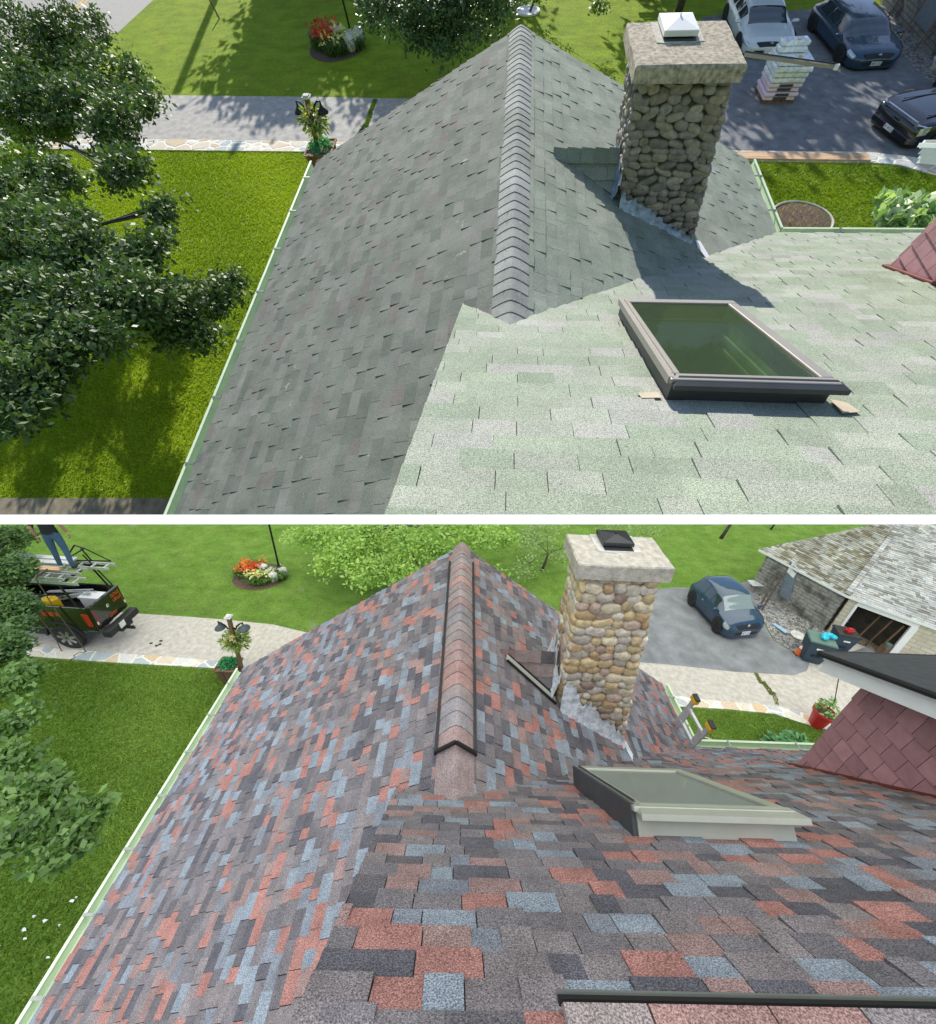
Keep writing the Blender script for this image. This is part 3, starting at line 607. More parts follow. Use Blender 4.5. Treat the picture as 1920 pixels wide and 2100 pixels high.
zR=lambda w,x: w.he+w.kr*(w.xr-x)
skirt(chA,A,[(1.24,5.02,zR(A,1.24)),(2.20,4.97,zR(A,2.20))],[.16,.07],30,1,'flashA')
skirt(chA,A,[(1.25,5.6,zR(A,1.2)+.02),(1.25,4.98,zR(A,1.2))],[.30,.25],16,2,'flashA',out=(-1,0,0))
mb=MB(); mb.slab([(2.26,5.0,zR(A,2.26)+.012),(2.33,5.02,zR(A,2.33)+.012),(2.42,4.78,zR(A,2.42)+.012),(2.36,4.72,zR(A,2.36)+.012),(2.27,4.86,zR(A,2.27)+.012)],(0,0,.01)); part(chA,'flashing_tail',mb,M['white'])
skirt(chB,B,[(1.20,2.79,zR(B,1.20)),(2.10,2.79,zR(B,2.10))],[.42,.16],34,3)
skirt(chB,B,[(1.19,3.25,zR(B,1.19)+.1),(1.20,2.75,zR(B,1.19))],[.55,.50],20,4,out=(-1,0,0))
mb=MB(); mb.slab([(2.10,2.74,zR(B,2.10)+.012),(2.16,2.80,zR(B,2.16)+.012),(2.20,2.66,zR(B,2.20)+.012),(2.15,2.55,zR(B,2.15)+.012)],(0,0,.01)); part(chB,'flashing_tail',mb,M['flash'])
# ---- crickets: little gables between ridge and chimney
def cricket(w,h,Tpx,yF,xF,yE,pal,seed,e,lift=0.0):
    T=on(w,*Tpx,w.Rt); xE=xF+.02; zE=T.z-.005; Fp=Vector((xF,yF,zR(w,xF)+.01)); Ep=Vector((xE,T.y,zE)); Gp=Vector((xF,2*T.y-yF,zR(w,xF)+.01))
    mb=MB()
    for P in (Fp,Gp):
        U=(Ep-T).normalized(); n=(Ep-T).cross(P-T).normalized(); V=n.cross(U).normalized()
        if V.dot(P-T)>0: V=-V
        q=[((X-T).dot(U),(X-T).dot(V)) for X in (T,Ep,P)]
        shingles(mb,T,U,V,q,e,pal,(.12,.3),.006,.5,seed)
    U=(Ep-T).normalized(); L=(Ep-T).length; x=0; rnd=random.Random(seed)
    while x<L:
        c=rnd.choice(pal[0]); a=T+U*x+Vector((0,0,.03)); b=T+U*min(x+.17,L)+Vector((0,0,.02)); 
        for s in (-1,1):
            P=Fp if s<0 else Gp; V=((P-T)-U*(P-T).dot(U)).normalized()*.13
            mb.slab([a+Vector((0,0,.006)),b,b+V,a+V],(0,0,.012),c)
        x+=.15
    cr=part(h,'roof_cricket',mb,M['shA'] if w is A else M['shB']); return cr,T,Fp,Ep
crA,TA,FA_,EA=cricket(A,HA,(1135,312),5.08,1.23,0,palR,31,.13)
crB,TB,FB,EB=cricket(B,HB,(1028,1337),2.80,1.16,0,([(.20,.13,.12),(.22,.18,.17),(.10,.095,.10),(.17,.155,.16)],[2,2,2,2]),32,.13)
mb=MB(); d=(FB-TB); 
mb.slab([TB+d*.10+Vector((-.01,-.06,.02)),FB+Vector((0,-.06,.02)),FB+Vector((0,.0,.04)),TB+d*.10+Vector((0,0,.04))],(0,0,.008)); part(crB,'valley_flashing',mb,M['skyB'])
mb=MB(); mb.bar(TB+d*.12+Vector((0,.012,.05)),FB+Vector((0,.012,.05)),.016,.02); mb.bar(TB+d*.10+Vector((0,-.07,.03)),FB+Vector((0,-.07,.03)),.018,.02); part(crB,'flashing_edge',mb,M['black'])
mb=MB(); p=TB+Vector((-.10,.02,.03)); mb.bar(p,p+Vector((.13,0,-.08)),.05,.012); mb.bar(p+Vector((.03,-.10,-.02)),p+Vector((.16,-.16,-.12)),.045,.01); part(crB,'flashing_scrap',mb,M['flash'])

# ---- skylights
def skylight(w, h, x0,x1,y0,y1, hh, fr, mats, wellm, glassm):
    # local frame on the wing slope: u = x, v = distance down-slope -> y
    k=w.kw; s=math.sqrt(1+k*k); n=Vector((0,k,1))/s
    P=lambda x,y,t: Vector((x,y,w.he+k*(w.ye-y)))+n*t
    top,side,front=mats
    sk=thing(w,'x','x','x'); bpy.data.objects.remove(sk)
    mb=MB()  # curb
    def ringbox(mb,a,b,t0,t1,X0,X1,Y0,Y1):
        for q in (((X0,Y0),(X1,Y0),(X1,Y0+b),(X0,Y0+b)),((X0,Y1-b),(X1,Y1-b),(X1,Y1),(X0,Y1)),((X0,Y0+b),(X0+a,Y0+b),(X0+a,Y1-b),(X0,Y1-b)),((X1-a,Y0+b),(X1,Y0+b),(X1,Y1-b),(X1-a,Y1-b))):
            mb.hexa([P(x,y,t0) for x,y in q]+[P(x,y,t1) for x,y in q])
    ringbox(mb,.03,.03/s*1.4,-.02,hh*.8,x0+.02,x1-.02,y0+.012,y1-.012)
    c=part(h,'skylight',mb,M[front])
    mb=MB(); ringbox(mb,fr,fr/s*1.1,hh*.8,hh,x0,x1,y0,y1); part(c,'skylight_frame',mb,M[top],bevel=.006)
    mb=MB(); mb.hexa([P(x,y,t) for t in ((hh*.72 if w is A else -.01),hh*1.02) for x,y in ((x0-.006,y0+.02),(x0+.018,y0+.02),(x0+.018,y1-.02),(x0-.006,y1-.02))]); 
    mb.hexa([P(x,y,t) for t in (hh*1.0,hh*1.08) for x,y in ((x0+fr*.40,y0+.05),(x0+fr*.52,y0+.05),(x0+fr*.52,y1-.03),(x0+fr*.40,y1-.03))]); part(c,'side_cladding',mb,M[side])
    # cladding hood over the near edge
    mb=MB(); mb.hexa([P(x0+.015,y0-.035,hh*.66),P(x1+.03,y0-.035,hh*.66),P(x1+.03,y0+.004,hh*.80),P(x0+.015,y0+.004,hh*.80),P(x0+.015,y0-.035,hh*.86),P(x1+.03,y0-.035,hh*.86),P(x1-.01,y0+fr/s*.5,hh*1.04),P(x0+.05,y0+fr/s*.5,hh*1.04)]); part(c,'hood',mb,M[front if w is A else top])
    mb=MB(); mb.hexa([P(x,y,t) for t in (hh*.86,hh*.90) for x,y in ((x0+fr,y0+fr/s),(x1-fr,y0+fr/s),(x1-fr,y1-fr/s),(x0+fr,y1-fr/s))]); part(c,'skylight_glass',mb,M[glassm])
    mb=MB(); a0,a1,b0,b1=x0+.05,x1-.05,y0+.04,y1-.04; D=Vector((0,0,-.55)) ; q=[P(a0,b0,hh*.8),P(a1,b0,hh*.8),P(a1,b1,hh*.8),P(a0,b1,hh*.8)]; r=[p+D*(1.0 if w is A else .5) for p in q]
    for i in range(4): mb.poly([q[i],q[(i+1)%4],r[(i+1)%4],r[i]])
    mb.poly(r); part(c,'skylight_well',mb,M[wellm])
    mb=MB()
    for t in (.10,.22): 
        mb.bar(P(x1-fr-.01,y0+.08,-t*.6),P(x1-fr-.01,y1-.08,-t*.6),.02,.02)
    part(c,'inner_reveal',mb,M['well' if w is A else 'wellB']); return c,P
skA,PA=skylight(A,HA,.92,1.79,1.50,2.80,.13,.070,('skymetal','skymetal','skydark'),'well','skyglassA')  # near face and curb: their shade is put into the dark metal colour
mb=MB(); 
for q in (((.80,1.50),(.91,1.51),(.91,1.57),(.79,1.555)),((1.80,1.41),(1.90,1.43),(1.89,1.52),(1.82,1.55))):
    mb=MB(); mb.slab([PA(x,y,.014) for x,y in q],(0,0,.004)); part(skA,'step_flashing',mb,M['tan'])
skB,PB=skylight(B,HB,1.05,1.98,.985,1.72,.15,.085,('skyB','skyBs','skyB'),'wellB','skyglassB')  # left side: its shade is painted in as charcoal

# ---- upper storey: gable wall standing on the wing slope, with its rake boards and dark roof
def upper(w, h, xw, yc, ztop, tip, rk, roofz, e):
    kw=w.kw; zb=lambda y: w.he+kw*(w.ye-y); yn=.3 if w is B else .2
    mb=MB(); zr_=lambda y: ztop+rk*(yc-y)
    ycross=max(yn,min(yc-.2,(w.he+kw*w.ye-ztop-rk*yc)/(kw-rk)+.0)) if w is B else yn
    conv=[(0,zb(yc)),(0,zr_(yc)),(yc-ycross,zr_(ycross)),(yc-ycross,zb(ycross))][::-1]   # (distance towards the viewer, height)
    P=lambda u,v,t: Vector((xw-t,yc-u,v))
    mb.slab([P(u,v,0) for u,v in conv],(.14,0,0),(.12,.05,.05))
    c=math.cos(math.pi/4); rnd=random.Random(4); sz=e; n=40; o=zb(yc)
    ccw=conv if sum(conv[k][0]*conv[(k+1)%4][1]-conv[(k+1)%4][0]*conv[k][1] for k in range(4))>0 else conv[::-1]; ez,ey=e
    for j in range(-2,60):
        v=o+j*ez; u=-.3+rnd.choice((0,.33,.5))*ey
        while u<5:
            q=clip([(u+.004,v),(u+ey,v),(u+ey,v+ez),(u+.004,v+ez)],ccw)
            if len(q)>2:
                k=rnd.uniform(.82,1.15); col=(.42*k,.225*k,.245*k); f=lambda a,b: P(a,b,.004+.014*max(0,1-(b-v)/ez)); m=len(q)
                mb.poly([f(*x) for x in q],col)
                for a_ in range(m): mb.poly([f(*q[a_]),f(*q[(a_+1)%m]),P(*q[(a_+1)%m],0),P(*q[a_],0)],tuple(x*.4 for x in col))
            u+=ey
    wl=part(h,'upper_wall',mb,M['redsh'],label='dusty red wall clad in diagonal square shingles')
    mb=MB(); a=P(-.03,zb(yc+.03)+.01,.02); b=P(yc-ycross,zb(ycross)+.01,.02); mb.bar(a,b,.04,.04,up=(1,0,0)); mb.tube([a+Vector((-.03,0,.01)),b+Vector((-.03,0,.01))],.014,8); part(wl,'base_trim',mb,M['redtrim'])
    # rake boards
    tx,ty,tz=tip; L=3.2; D=Vector((0,-1,rk)); T=Vector(tip)
    steps=((0,.10,0),(.035,.06,-.022),(.07,.05,-.05)) if w is A else ((-.05,.20,0),(.12,.05,-.035))
    mb=MB()
    for z0,hh,ox in steps:
        p=T+Vector((ox,0,z0)); q=p+D*L; mb.hexa([p,p+Vector((.04-ox,0,0)),q+Vector((.04-ox,0,0)),q,p+Vector((0,0,hh)),p+Vector((.04-ox,0,hh)),q+Vector((.04-ox,0,hh)),q+Vector((0,0,hh))])
    p=T+Vector((.04,0,.0)); mb.hexa([p,p+Vector((3.5,0,0)),p+Vector((3.5,.03,0)),p+Vector((0,.03,0))]+[x+Vector((0,0,.12)) for x in (p,p+Vector((3.5,0,0)),p+Vector((3.5,.03,0)),p+Vector((0,.03,0)))])
    part(h,'rake_board',mb,M['trim'])
    mb=MB(); p=T+Vector((.04,0,.0)); q=p+D*L; mb.hexa([p,p+Vector((.30,0,0)),q+Vector((.30,0,0)),q,p+Vector((0,0,.012)),p+Vector((.30,0,.012)),q+Vector((.30,0,.012)),q+Vector((0,0,.012))]); part(h,'soffit',mb,M['trim'])
    mb=MB(); z=.135 if w is A else .172; p=T+Vector((-.035,.05,z-rk*.05)); q=p+D*(L+.05); w_=Vector((3.6,0,0)); t=Vector((0,0,.035)); mb.hexa([p,p+w_,q+w_,q,p+t,p+w_+t,q+w_+t,q+t]); part(h,'upper_roof',mb,M[roofz])
    mb=MB(); 
    for k in range(2): mb.bar(p+Vector((-.012,0,.0)),q+Vector((-.012,0,.0)),.03,.05,up=(1,0,0)) if k==0 else mb.bar(p+Vector((0,.012,0)),p+w_+Vector((0,.012,0)),.03,.05)
    part(h,'drip_edge',mb,M['black' if w is B else 'trim'])
upper(A,HA,4.13,4.39,3.98,(3.87,4.82,3.98),.40,'shA2',(.13,.16))
upper(B,HB,4.13,2.58,6.74,(3.87,2.80,6.74),.60,'dark_roof',(.21,.15))

# ================================================================== VEHICLES (x forward, y left)
def cr(xs, ys, x):                                  # smooth interpolation through stations
    xs=list(xs); i=max(0,min(len(xs)-2,next((k for k in range(len(xs)-1) if x<=xs[k+1]),len(xs)-2)))
    t=(x-xs[i])/(xs[i+1]-xs[i]); t=max(0,min(1,t)); g=lambda k: ys[max(0,min(len(ys)-1,k))]
    m0=(g(i+1)-g(i-1))*.5*.7; m1=(g(i+2)-g(i))*.5*.7; a,b=g(i),g(i+1)
    return (2*t**3-3*t*t+1)*a+(t**3-2*t*t+t)*m0+(-2*t**3+3*t*t)*b+(t**3-t*t)*m1
HATCH=dict(t=[0,.02,.06,.13,.22,.36,.50,.60,.70,.76,.86,.93,.975,1], zt=[.42,.62,.74,.94,.985,1,.985,.94,.77,.665,.615,.56,.47,.36],
  zb=[.40,.58,.62,.63,.63,.62,.61,.60,.59,.585,.54,.49,.42,.33], wr=[.50,.62,.66,.66,.68,.70,.70,.68,.70,.74,.72,.66,.56,.42], wb=[.62,.80,.88,.93,.95,.96,.96,.96,.95,.94,.92,.86,.74,.56], w=[.66,.86,.94,.98,1,1,1,1,1,1,.98,.92,.80,.60], ws=(.605,.755), sw=((.17,.34),(.36,.50),(.52,.655)), rw=(.055,.125), hl=(.885,.965))
SEDAN=dict(HATCH, ws=(.56,.72), t=[0,.02,.06,.13,.22,.34,.46,.56,.66,.72,.84,.92,.975,1], sw=((.16,.31),(.33,.47),(.49,.61)))
TRUCK=dict(t=[0,.01,.05,.13,.20,.34,.44,.50,.58,.64,.80,.93,.985,1], zt=[.60,.70,.72,.98,1,1,1,.98,.76,.685,.675,.64,.58,.50], zb=[.55,.62,.64,.64,.64,.64,.64,.64,.64,.64,.63,.60,.54,.48],
  wr=[.80,.84,.76,.76,.78,.78,.78,.77,.80,.86,.86,.84,.78,.70], wb=[.88,.96,.96,.96,.96,.96,.96,.96,.97,.97,.97,.95,.90,.80], w=[.90,.98,1,1,1,1,1,1,1,1,1,.98,.93,.84], ws=(.51,.64), sw=((.16,.32),(.34,.50)), rw=(.06,.12), hl=(.95,.99))
def car(w, name, label, p, rz, sc, L, Wd, H, P, paint, glassm, plate, group=None, wheelm='rimdark', wr=.32, wb=(.19,.81), grille='h', clear=.17):
    root=thing(w,name,label,'pickup truck' if P is TRUCK else 'car',p,rz,sc,group)
    T=P['t']
    def S(t,v,off=0.0):
        q=[cr(T,P[k],t) for k in ('zt','zb','wr','wb','w')]; zt,zb,wr_,wb_,w_=q[0]*H,q[1]*H,q[2]*Wd/2,q[3]*Wd/2,q[4]*Wd/2
        zb=min(zb,zt-.02*H)
        pr=[(0,zt),(wr_*.5,zt-.008*H),(wr_*.86,zt-.022*H),(wr_,zt-.055*H if zt-zb>.1*H else zt-(zt-zb)*.5),(wb_,zb),(w_*1.0,zb-.07*H),(w_*1.0,.30*H),(w_*.985,.20*H),(w_*.93,clear*.75)]
        if pr[5][1]<.32*H: pr[5]=(w_,max(.31*H,min(zb-.01*H,.34*H)))
        a=abs(v); i=min(int(a),7); f=a-i; y=pr[i][0]*(1-f)+pr[i+1][0]*f; z=pr[i][1]*(1-f)+pr[i+1][1]*f
        return Vector(((t-.5)*L, math.copysign(y,v) if v else 0, z))
    def patch(t0,t1,v0,v1,off,n=10,m=10,f=lambda t,v:(t,v)):
        mb=MB(); vs=[]
        for i in range(n+1):
            for j in range(m+1):
                t,v=f(t0+(t1-t0)*i/n,v0+(v1-v0)*j/m); c=S(t,v); a=S(min(t+.01,1),v)-S(max(t-.01,0),v); b=S(t,min(v+.08,8))-S(t,max(v-.08,-8)); nn=a.cross(b)
                nn=nn.normalized() if nn.length>1e-9 else Vector((0,0,1)); 
                if nn.dot(c-Vector((c.x*.9,0,.45*H)))<0: nn=-nn
                vs.append(c+nn*off)
        mb.add(vs,[(i*(m+1)+j,(i+1)*(m+1)+j,(i+1)*(m+1)+j+1,i*(m+1)+j+1) for i in range(n) for j in range(m)]); return mb
    mb=MB(); n=64; vv=[k/2 for k in range(-16,17)]; m=len(vv)-1; vs=[S(i/n,v) for i in range(n+1) for v in vv]
    mb.add(vs,[(i*(m+1)+j,(i+1)*(m+1)+j,(i+1)*(m+1)+j+1,i*(m+1)+j+1) for i in range(n) for j in range(m)]+[tuple(range(m+1)),tuple(range(n*(m+1),(n+1)*(m+1)))[::-1]])
    body=part(root,'body',mb,M[paint],smooth=True)
    part(root,'windscreen',patch(P['ws'][0],P['ws'][1],-3.0,3.0,.008,8,14),M[glassm],smooth=True)
    part(root,'rear_window',patch(P['rw'][0],P['rw'][1],-2.9,2.9,.008,6,12),M[glassm],smooth=True)
    for s in (-1,1):
        for a,b in P['sw']:
            part(root,'side_window',patch(a,b,3.12*s,3.88*s,.006,6,3),M['carglass'],smooth=True)
        for a in (P['sw'][0][0]+.02,P['sw'][1][0]-.01,P['sw'][2][0]-.01 if len(P['sw'])>2 else .52,P['ws'][1]-.03):
            part(root,'door_seam',patch(a,a+.0035,4.05*s,7.2*s,.003,1,8),M['black'])
        part(root,'sill_trim',patch(wb[0]+.1,wb[1]-.1,7.1*s,7.9*s,.006,8,2),M['blackplastic'])
        for a,b in (P['sw'][1],) : 
            mbd=MB(); q=S(a+.02,5.1*s); mbd.bar(q+Vector((0,s*.01,0)),q+Vector((.16,s*.015,0)),.02,.02); part(root,'door_handle',mbd,M['chrome'])
        lamp=part(root,'headlight',patch(P['hl'][0],P['hl'][1],4.15*s,5.6*s,.006,6,5),M['lamp'],smooth=True)
        part(root,'tail_light',patch(.012,.05,4.3*s,6.0*s,.006,4,4),M['redlamp'],smooth=True)
        mbd=MB(); q=S(P['ws'][1]-.05,4*s)+Vector((0,s*.12,.06*H)); mbd.blob(q,.07,.11,.075,k=10,m=8); mbd.bar(q-Vector((0,s*.12,.05)),q,.05,.03); part(root,'wing_mirror',mbd,M[paint],smooth=True)
        for t in wb:
            x=(t-.5)*L; yy=s*(Wd/2); prof=[(wr*.62,-.10),(wr*.93,-.10),(wr,-.07),(wr,.07),(wr*.93,.10),(wr*.62,.10)]
            mbd=MB(); mbd.lathe([(a,b*s) for a,b in prof],24,(x,yy-s*.085,wr),'y'); wh=part(root,'wheel',mbd,M['tyre'],smooth=False)
            mbd=MB(); mbd.lathe([(.03,.05*s),(wr*.60,.055*s),(wr*.66,.08*s),(wr*.66,.02*s)],20,(x,yy-s*.07,wr),'y')
            for k in range(7):
                an=2*math.pi*k/7; c=Vector((x,yy+s*.008,wr)); d=Vector((math.cos(an),0,math.sin(an))); mbd.bar(c+d*.03,c+d*wr*.62,wr*.16,.03,up=(0,1,0))
            part(wh,'rim',mbd,M[wheelm])
            mbd=MB(); K=18; a=[]; R1,R2=wr*1.22,wr*1.05
            arc=[math.pi*(k/K)*1.16-.25 for k in range(K+1)]
            vs=[(x+math.cos(q)*r,yy+s*.006,wr+math.sin(q)*r) for q in arc for r in (R1,R2*.2)]
            mbd.add(vs,[(2*i,2*i+1,2*i+3,2*i+2) for i in range(K)]); part(root,'wheel_arch',mbd,M['blackplastic'])
    # front: grille, bumper intake, plate
    xf=L*.5
    if grille=='h':
        mb=MB(); zz=.44*H
        for k in range(9):
            a=-1+2*k/8; y=a*.21*Wd; 
            pass
        gp=patch(.967,.995,-2.6,2.6,.012,3,12); part(root,'grille',gp,M['blackplastic'],smooth=True)
        gp=MB(); y0=.25*Wd; gp.slab([(xf-.03,-y0*1.15,.27*H),(xf-.03,y0*1.15,.27*H),(xf-.03,y0*.9,.18*H),(xf-.03,-y0*.9,.18*H)],(.035,0,0)); part(root,'air_intake',gp,M['blackplastic'])
        mb=MB(); mb.lathe([(.055,-.01),(.06,.0),(.055,.01)],16,(xf-.035,0,.475*H),'x'); mb.blob((xf-.02,0,.475*H),.012,.03,.02); part(root,'emblem',mb,M['chrome'])
    else:
        mb=MB(); xg=xf-.035; hw=Wd*.34; z0,z1=.33*H,.56*H; mb.box(xg-.05,xg,-hw,hw,z0,z1); 
        for k in range(7): z=z0+(z1-z0)*(k+.5)/7; mb.box(xg,xg+.02,-hw,hw,z-.012,z+.004)
        for k in range(13): y=-hw+2*hw*(k+.5)/13; mb.box(xg+.001,xg+.018,y-.006,y+.006,z0,z1)
        g=part(root,'grille',mb,M['blackplastic'])
        mb=MB(); f=[(xg,-hw,z0),(xg,-hw*1.08,z1*.8+z0*.2),(xg,-hw*1.0,z1),(xg,hw*1.0,z1),(xg,hw*1.08,z1*.8+z0*.2),(xg,hw,z0)]
        for a,b in zip(f,f[1:]): mb.bar(a,b,.10,.06,up=(1,0,0))
        mb.bar((xg,-hw,(z0+z1)/2),(xg,hw,(z0+z1)/2),.02,.04,up=(1,0,0)); part(g,'grille_surround',mb,M['chrome'])
        mb=MB(); mb.blob((xg+.03,0,(z0+z1)/2),.02,.13,.055,k=16,m=8); part(g,'emblem',mb,M['blackcar'])
        mb=MB(); mb.hexa([(xf-.14,-Wd*.49,.14*H),(xf+.05,-Wd*.40,.14*H),(xf+.05,Wd*.40,.14*H),(xf-.14,Wd*.49,.14*H),(xf-.14,-Wd*.49,.29*H),(xf+.06,-Wd*.40,.29*H),(xf+.06,Wd*.40,.29*H),(xf-.14,Wd*.49,.29*H)]); part(root,'bumper',mb,M['blackcar'],bevel=.03)
        for s in (-1,1):
            mb=MB(); mb.hexa([(xf-.16,s*Wd*.36,.44*H),(xf-.03,s*Wd*.36,.44*H),(xf-.12,s*Wd*.475,.44*H),(xf-.28,s*Wd*.485,.44*H),(xf-.16,s*Wd*.36,.56*H),(xf-.03,s*Wd*.36,.56*H),(xf-.12,s*Wd*.475,.56*H),(xf-.28,s*Wd*.485,.56*H)]); part(root,'head_lamp',mb,M['lamp'],bevel=.01)
            mb=MB(); mb.bar((L*.16,s*Wd*.25,.688*H),(xf-.35,s*Wd*.28,.662*H),.05,.035); part(root,'bonnet_ridge',mb,M[paint],bevel=.01)
    mb=MB(); px=xf+(.075 if grille!='h' else .012); zc=.24*H; mb.box(px-.01,px,-.16,.16,zc-.08,zc+.08); pl=part(root,'licence_plate',mb,M['plate'])
    if plate:
        tx=text(pl,'plate_print',plate,.13,M['ink'],Matrix.Translation((px+.003,0,zc-.045)) @ Matrix.Rotation(math.pi/2,4,'Z') @ Matrix.Rotation(math.pi/2,4,'X'))
    return root
def text(root,name,s,size,m,mx,ext=.001,align='CENTER',bold=0):
    cu=bpy.data.curves.new(name,'FONT'); cu.body=s; cu.size=size; cu.align_x=align; cu.extrude=ext; cu.offset=bold
    o=bpy.data.objects.new(name,cu); root.users_collection[0].objects.link(o); bpy.context.view_layer.update()
    me=bpy.data.meshes.new_from_object(o.evaluated_get(bpy.context.evaluated_depsgraph_get())); bpy.data.objects.remove(o)
    me.transform(mx); me.materials.clear(); me.materials.append(m); o=bpy.data.objects.new(name,me); root.users_collection[0].objects.link(o); o.parent=root; return o
cA='cars parked on the dark court, upper view'
p=at(A,1786,147); hd=Vector((.16,-2.34)).normalized(); a=math.atan2(hd.y,hd.x); c=p-Vector((hd.x,hd.y,0))*1.95
car(A,'hatchback_car','dark blue hatchback parked beside the gravel bed and stone garage, upper view',c,a,(1,1,.56),3.9,1.72,1.35,HATCH,'bluecar','carglass','187 J27',group=cA)
p=at(A,1570,122); hd=Vector((-.02,-1)).normalized(); a=math.atan2(hd.y,hd.x); c=p-Vector((hd.x,hd.y,0))*1.95
car(A,'white_car','white car with dark windscreen parked behind the wrapped shingle bundles',c,a,(1,1,.56),3.9,1.70,1.35,SEDAN,'whitecar','carglass',None,group=cA)
hd=Vector((-1,-.30)).normalized(); a=math.atan2(hd.y,hd.x); c=Vector((10.42,14.75,0))-Vector((hd.x,hd.y,0))*2.6
car(A,'pickup_truck','glossy black pickup nose with chrome framed grille beside the white eave, upper view',c,a,(1,1,.6),5.2,1.75,1.50,TRUCK,'blackcar','carglass','3V 4125',group=cA,grille='t',wr=.38,wheelm='rim')
p=at(B,1528,1314); hd0=Vector((.30,-2.45)).normalized(); sy=.58; c=p-Vector((hd0.x,hd0.y*sy,0))*1.95
car(B,'hatchback_car','blue grey hatchback alone on the court in front of the block garage, lower view',c,math.atan2(hd0.y,hd0.x),(1,sy,1),3.75,1.62,1.36,HATCH,'bluecar','lightglass','187 J27')

# ---- the black work truck with its loaded rack, seen from behind
a0=at(B,225,1335); hdv=Vector((-1,.03)).normalized(); rz=math.atan2(hdv.y,hdv.x); syT=.45; ST=1.25
fwd=Vector((math.cos(rz),math.sin(rz)*syT,0))*ST; rgt=Vector((-math.sin(rz),math.cos(rz)*syT,0))*ST   # local y (left) in world
# near rear corner is the left rear corner (y=+W/2): heading away to the left, viewer on its left side
TW=1.85; org=a0+fwd*.2+Vector((.3,0,0)); 
root=thing(B,'pickup_truck','black pickup truck with ladder rack parked on the pale drive, lower view','pickup truck',org-rgt*(TW/2),rz,(1,syT,1),size=ST)
def bxp(name,boxes,m,par=None,bev=0,label=None):
    mb=MB()
    for b in boxes: mb.box(*b)
    return part(par or root,name,mb,M[m],bevel=bev,label=label)
h=TW/2
bxp('bed_side',[(.06,2.25,h-.09,h,.62,1.36)],'blackcar',bev=.03); bxp('bed_side',[(.06,2.25,-h,-h+.09,.62,1.36)],'blackcar',bev=.03)
bxp('bed_floor',[(.06,2.25,-h+.09,h-.09,.70,.76)],'blackplastic'); 
tg=bxp('tailgate',[(0,.07,-h+.02,h-.02,.68,1.38)],'blackcar',bev=.03)
bxp('bed_front',[(2.18,2.25,-h+.09,h-.09,.76,1.36)],'blackcar')
bm_=bxp('bumper',[(-.20,.0,-h-.02,h+.02,.46,.66)],'blackplastic',bev=.04); bxp('bumper_step',[(-.22,-.02,-.35,.35,.40,.50)],'blackplastic',bm_)
bxp('tow_hitch',[(-.38,-.1,-.04,.04,.36,.44)],'iron'); 
mb=MB(); mb.blob((-.40,0,.47),.04,.04,.04); part(root,'tow_ball',mb,M['chrome'],smooth=True)
for s in (1,-1):
    mb=MB(); mb.hexa([(-.012,s*(h-.16),.78),(.22,s*(h+.012),.80),(.10,s*(h+.006),.80),(.0,s*(h-.12),.78),(-.012,s*(h-.16),1.24),(.26,s*(h+.012),1.18),(.10,s*(h+.006),1.16),(.0,s*(h-.12),1.2)]); part(root,'tail_light',mb,M['redlamp'],bevel=.01)
    mb=MB(); mb.box(-.006,.05,s*(h-.10)-.02,s*(h-.10)+.05,.84,.92) if s>0 else mb.box(-.006,.05,s*(h-.10)-.05,s*(h-.10)+.02,.84,.92); part(root,'reversing_light',mb,M['plate'])
mb=MB(); mb.box(-.215,-.205,.02,.34,.50,.66); pl=part(bm_,'licence_plate',mb,M['plate'])
tgm=lambda y,z: Matrix.Translation((-.004,y,z)) @ Matrix.Rotation(-math.pi/2,4,'Z') @ Matrix.Rotation(math.pi/2,4,'X')
mb=MB(); mb.blob((-.006,.05,1.10),.012,.10,.05,k=16); part(tg,'emblem',mb,M['chrome'],smooth=True)
for t,y,z,sz,nm in (('ROOFING',-.50,1.22,.15,'sign_lettering'),('CALL',-.50,1.10,.10,'sign_lettering'),('555-0134',.02,.86,.12,'sign_lettering')): pass
# the tailgate's orange lettering is too small in the photograph to spell out: short strokes of its shape
def strokes(name,y0,z0,wd,ht,n,m,par,x=-.004,face='x',seed=1):
    rnd=random.Random(seed); mb=MB(); cw=wd/n
    for k in range(n):
        y=y0-k*cw; 
        for q in range(3):
            zz=z0+rnd.choice((0,.4,.8))*ht; mb.box(x-.004,x,y-cw*.75,y,zz,zz+ht*.18)
        mb.box(x-.004,x,y-cw*.2,y,z0,z0+ht)
    return part(par,name,mb,M[m])
strokes('sign_lettering',-.28,1.20,.50,.09,6,'orange',tg,seed=1); strokes('sign_lettering',-.30,1.07,.50,.08,6,'orange',tg,seed=2); strokes('sign_lettering',.18,.78,.45,.08,8,'orange',tg,seed=3)
mb=MB()
for k in range(3): mb.box(.75+k*.16,.86+k*.16,h+.001,h+.006,1.06,1.17)
part(root,'side_lettering',mb,M['redlamp'])
